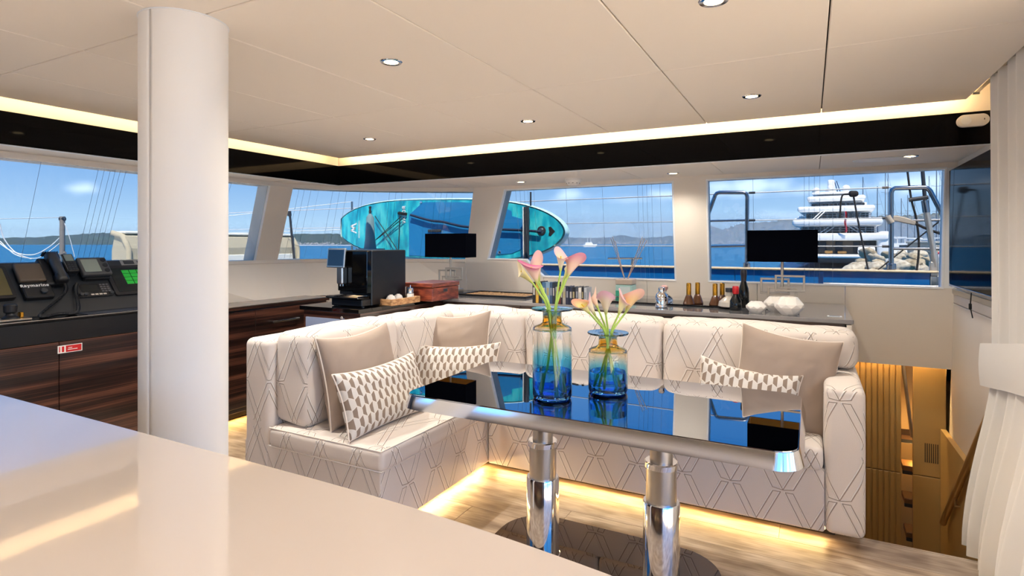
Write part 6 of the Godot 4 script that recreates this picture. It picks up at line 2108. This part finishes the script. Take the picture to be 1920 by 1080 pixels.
	blk.call("mast", wh, 1547, 1563, 314, 337, zt - 3, zt - 1, 0.25)
	for e in [[1521, 339, 8.0], [1588, 336, 8.0], [1554, 334, 6.5]]:
		var R: float = e[2] * k
		part(t, "radar_dome", lathe([Vector2(0.001, -R * 1.25), Vector2(R * 0.6, -R * 1.25), Vector2(R * 0.72, -R * 0.8), Vector2(R * 0.98, -R * 0.2), Vector2(R, R * 0.1), Vector2(R * 0.86, R * 0.55), Vector2(R * 0.5, R * 0.88), Vector2(0.001, R)], 20), wh, Vector3(X.call(e[0]), Y.call(e[1]), -(zt - 4)))
	for e in [[1563, 318, 1571, 345], [1567, 316, 1577, 345]]:
		part(t, "aerial", tube([Vector3(X.call(e[0]), Y.call(e[1]), -18), Vector3(X.call(e[2]), Y.call(e[3]), -18)], 0.08, -1, 6), M("navy_paint", 46, 66, 110, 0.5))
	# ensign on its staff
	part(t, "ensign_staff", tube([Vector3(X.call(1587), Y.call(437), 0.0), Vector3(X.call(1583), Y.call(389), 0.9)], 0.05, -1, 6), wh)
	var flag := func(u: float, v: float) -> Vector3: return Vector3(X.call(lerpf(1583.5, 1587.5, u)) + 0.06 * sin(v * 9.0), Y.call(lerpf(397, 436, v)), 0.75 - 0.7 * v + 0.12 * sin(u * 7.0 + v * 4.0))
	part(t, "red_ensign", sheet(flag, 8, 20), M("ensign_red", 206, 44, 60, 0.8))

func make_harbour() -> void:
	# masts and small craft behind the rail
	var mm := M("mast_grey", 120, 128, 138, 0.4)
	var md := M("mast_navy", 52, 66, 88, 0.4)
	for e in [[1618, 332, 126, 0], [1645, 349, 130, 0], [1660, 318, 118, 1], [1665, 322, 136, 1], [1742, 330, 140, 1], [1756, 300, 84, 1], [1690, 372, 110, 1], [1702, 366, 120, 1], [1715, 378, 130, 1]]:
		var d: float = e[2] + 60.0
		var p := at_d(e[0], 470, d)
		var top := at_d(e[0], e[1], d)
		p.y = SEA + 1.0
		var t := thing("yacht_mast", "%s sailing yacht mast %s" % [["dark blue", "grey"][e[3]], ["just past the stern of the white yacht" if e[0] < 1650 else "between the white yacht and the steel hoop" if e[0] < 1670 else "inside the steel hoop" if e[0] < 1730 else "beyond the rigging screw"][0]], "mast", p, "masts in the harbour")
		part(t, "mast", tube([Vector3.ZERO, top - p], 0.16, 0.10, 8), [md, mm][e[3]])
		for f in [0.45, 0.72]:
			part(t, "spreader", tube([(top - p) * f + Vector3(-1.1, 0.1, 0.5), (top - p) * f, (top - p) * f + Vector3(1.1, 0.1, -0.5)], 0.05, -1, 6), mm)
		part(t, "stay", tube([(top - p) * 0.98, Vector3(5.0, 0.5, -2.5)], 0.03, -1, 4), mm)
	var wh := M("yacht_white")
	var dk := M("yacht_glass")
	var names := ["small white motor boat nearest the steel hoop in the harbour", "white motor boat with a flybridge in the harbour behind the ropes", "white motor boat at the curtain end of the harbour view", "low white boat behind the rigging screw in the harbour"]
	var spots := [[1688, 105.0, 9.0], [1716, 125.0, 13.0], [1775, 118.0, 12.0], [1745, 150.0, 14.0]]
	for i in 4:
		var p := at_d(spots[i][0], HY, spots[i][1])
		p.y = SEA
		var L: float = spots[i][2]
		var t := thing("motor_boat", names[i], "boat", p, "harbour motor boats", TH + 0.5 - 0.25 * i)
		var hull := PackedVector2Array([Vector2(-L / 2, 0.2), Vector2(-L / 2, 1.9), Vector2(L * 0.2, 2.1), Vector2(L * 0.55, 2.7), Vector2(L * 0.42, 0.4), Vector2(L * 0.36, 0.2)])
		part(t, "hull", prism(hull, L * 0.3), wh)
		part(t, "cabin", prism(PackedVector2Array([Vector2(-L * 0.35, 1.9), Vector2(-L * 0.33, 3.6), Vector2(L * 0.05, 3.7), Vector2(L * 0.26, 2.1)]), L * 0.24), wh)
		part(t, "window_band", prism(PackedVector2Array([Vector2(-L * 0.28, 2.7), Vector2(-L * 0.28, 3.3), Vector2(L * 0.05, 3.35), Vector2(L * 0.14, 2.75)]), L * 0.245), dk)
		part(t, "hardtop", cbox(Vector3(L * 0.35, 0.18, L * 0.22), 0.04), wh, Vector3(-L * 0.14, 4.7, 0))
		for q in [-0.28, 0.0]:
			part(t, "hardtop_post", cyl(0.06, 1.1, 6), wh, Vector3(L * q, 3.6, L * 0.09))
	var p := at_d(1106, HY, 620.0)
	p.y = SEA
	var s := thing("anchored_boat", "small white boat anchored far off before the low line of hills", "boat", p, "", TH)
	part(s, "hull", prism(PackedVector2Array([Vector2(-7, 0), Vector2(-7, 2.4), Vector2(8, 3.2), Vector2(6, 0)]), 4.0), wh)
	part(s, "cabin", prism(PackedVector2Array([Vector2(-5, 2.4), Vector2(-4.5, 5.0), Vector2(1.5, 5.2), Vector2(4, 2.6)]), 3.0), wh)
	part(s, "mast", cyl(0.15, 9.0, 6), wh, Vector3(1.0, 4.5, 0))
	part(s, "mast", cyl(0.15, 7.0, 6), wh, Vector3(-2.5, 4.5, 0))

# ---------------------------------------------------------------- cockpit behind the open aft doors
func make_cockpit() -> void:
	var d := struct("door_1")
	for b in [-2.8, -0.95, 0.9, 2.70]:
		abh(d, "door_post", mats["brushed"], 0.86, 0.92, b - 0.03, b + 0.03, 0.0, 2.14, 0.004)
	abh(d, "pane", mats["door_glass"], 0.885, 0.891, 0.93, 2.67, 0.03, 2.12, 0.0)
	abh(d, "pane", mats["door_glass"], 0.885, 0.891, -2.77, -0.98, 0.03, 2.12, 0.0)
	abh(d, "header", mats["cream"], 0.85, 0.93, -2.8, 2.72, 2.14, 2.215, 0.0)

func _ready() -> void:
	make_view()
	make_materials()
	make_room()
	make_downlights()
	make_column()
	make_galley()
	make_sofa()
	make_table()
	make_pillows()
	make_sideboard()
	make_front()
	make_aft()
	make_cockpit()
	make_flowers()
	make_deck()
	make_board()
	make_foredeck()
	make_sea()
	make_hills()
	make_rocks()
	make_yacht()
	make_harbour()
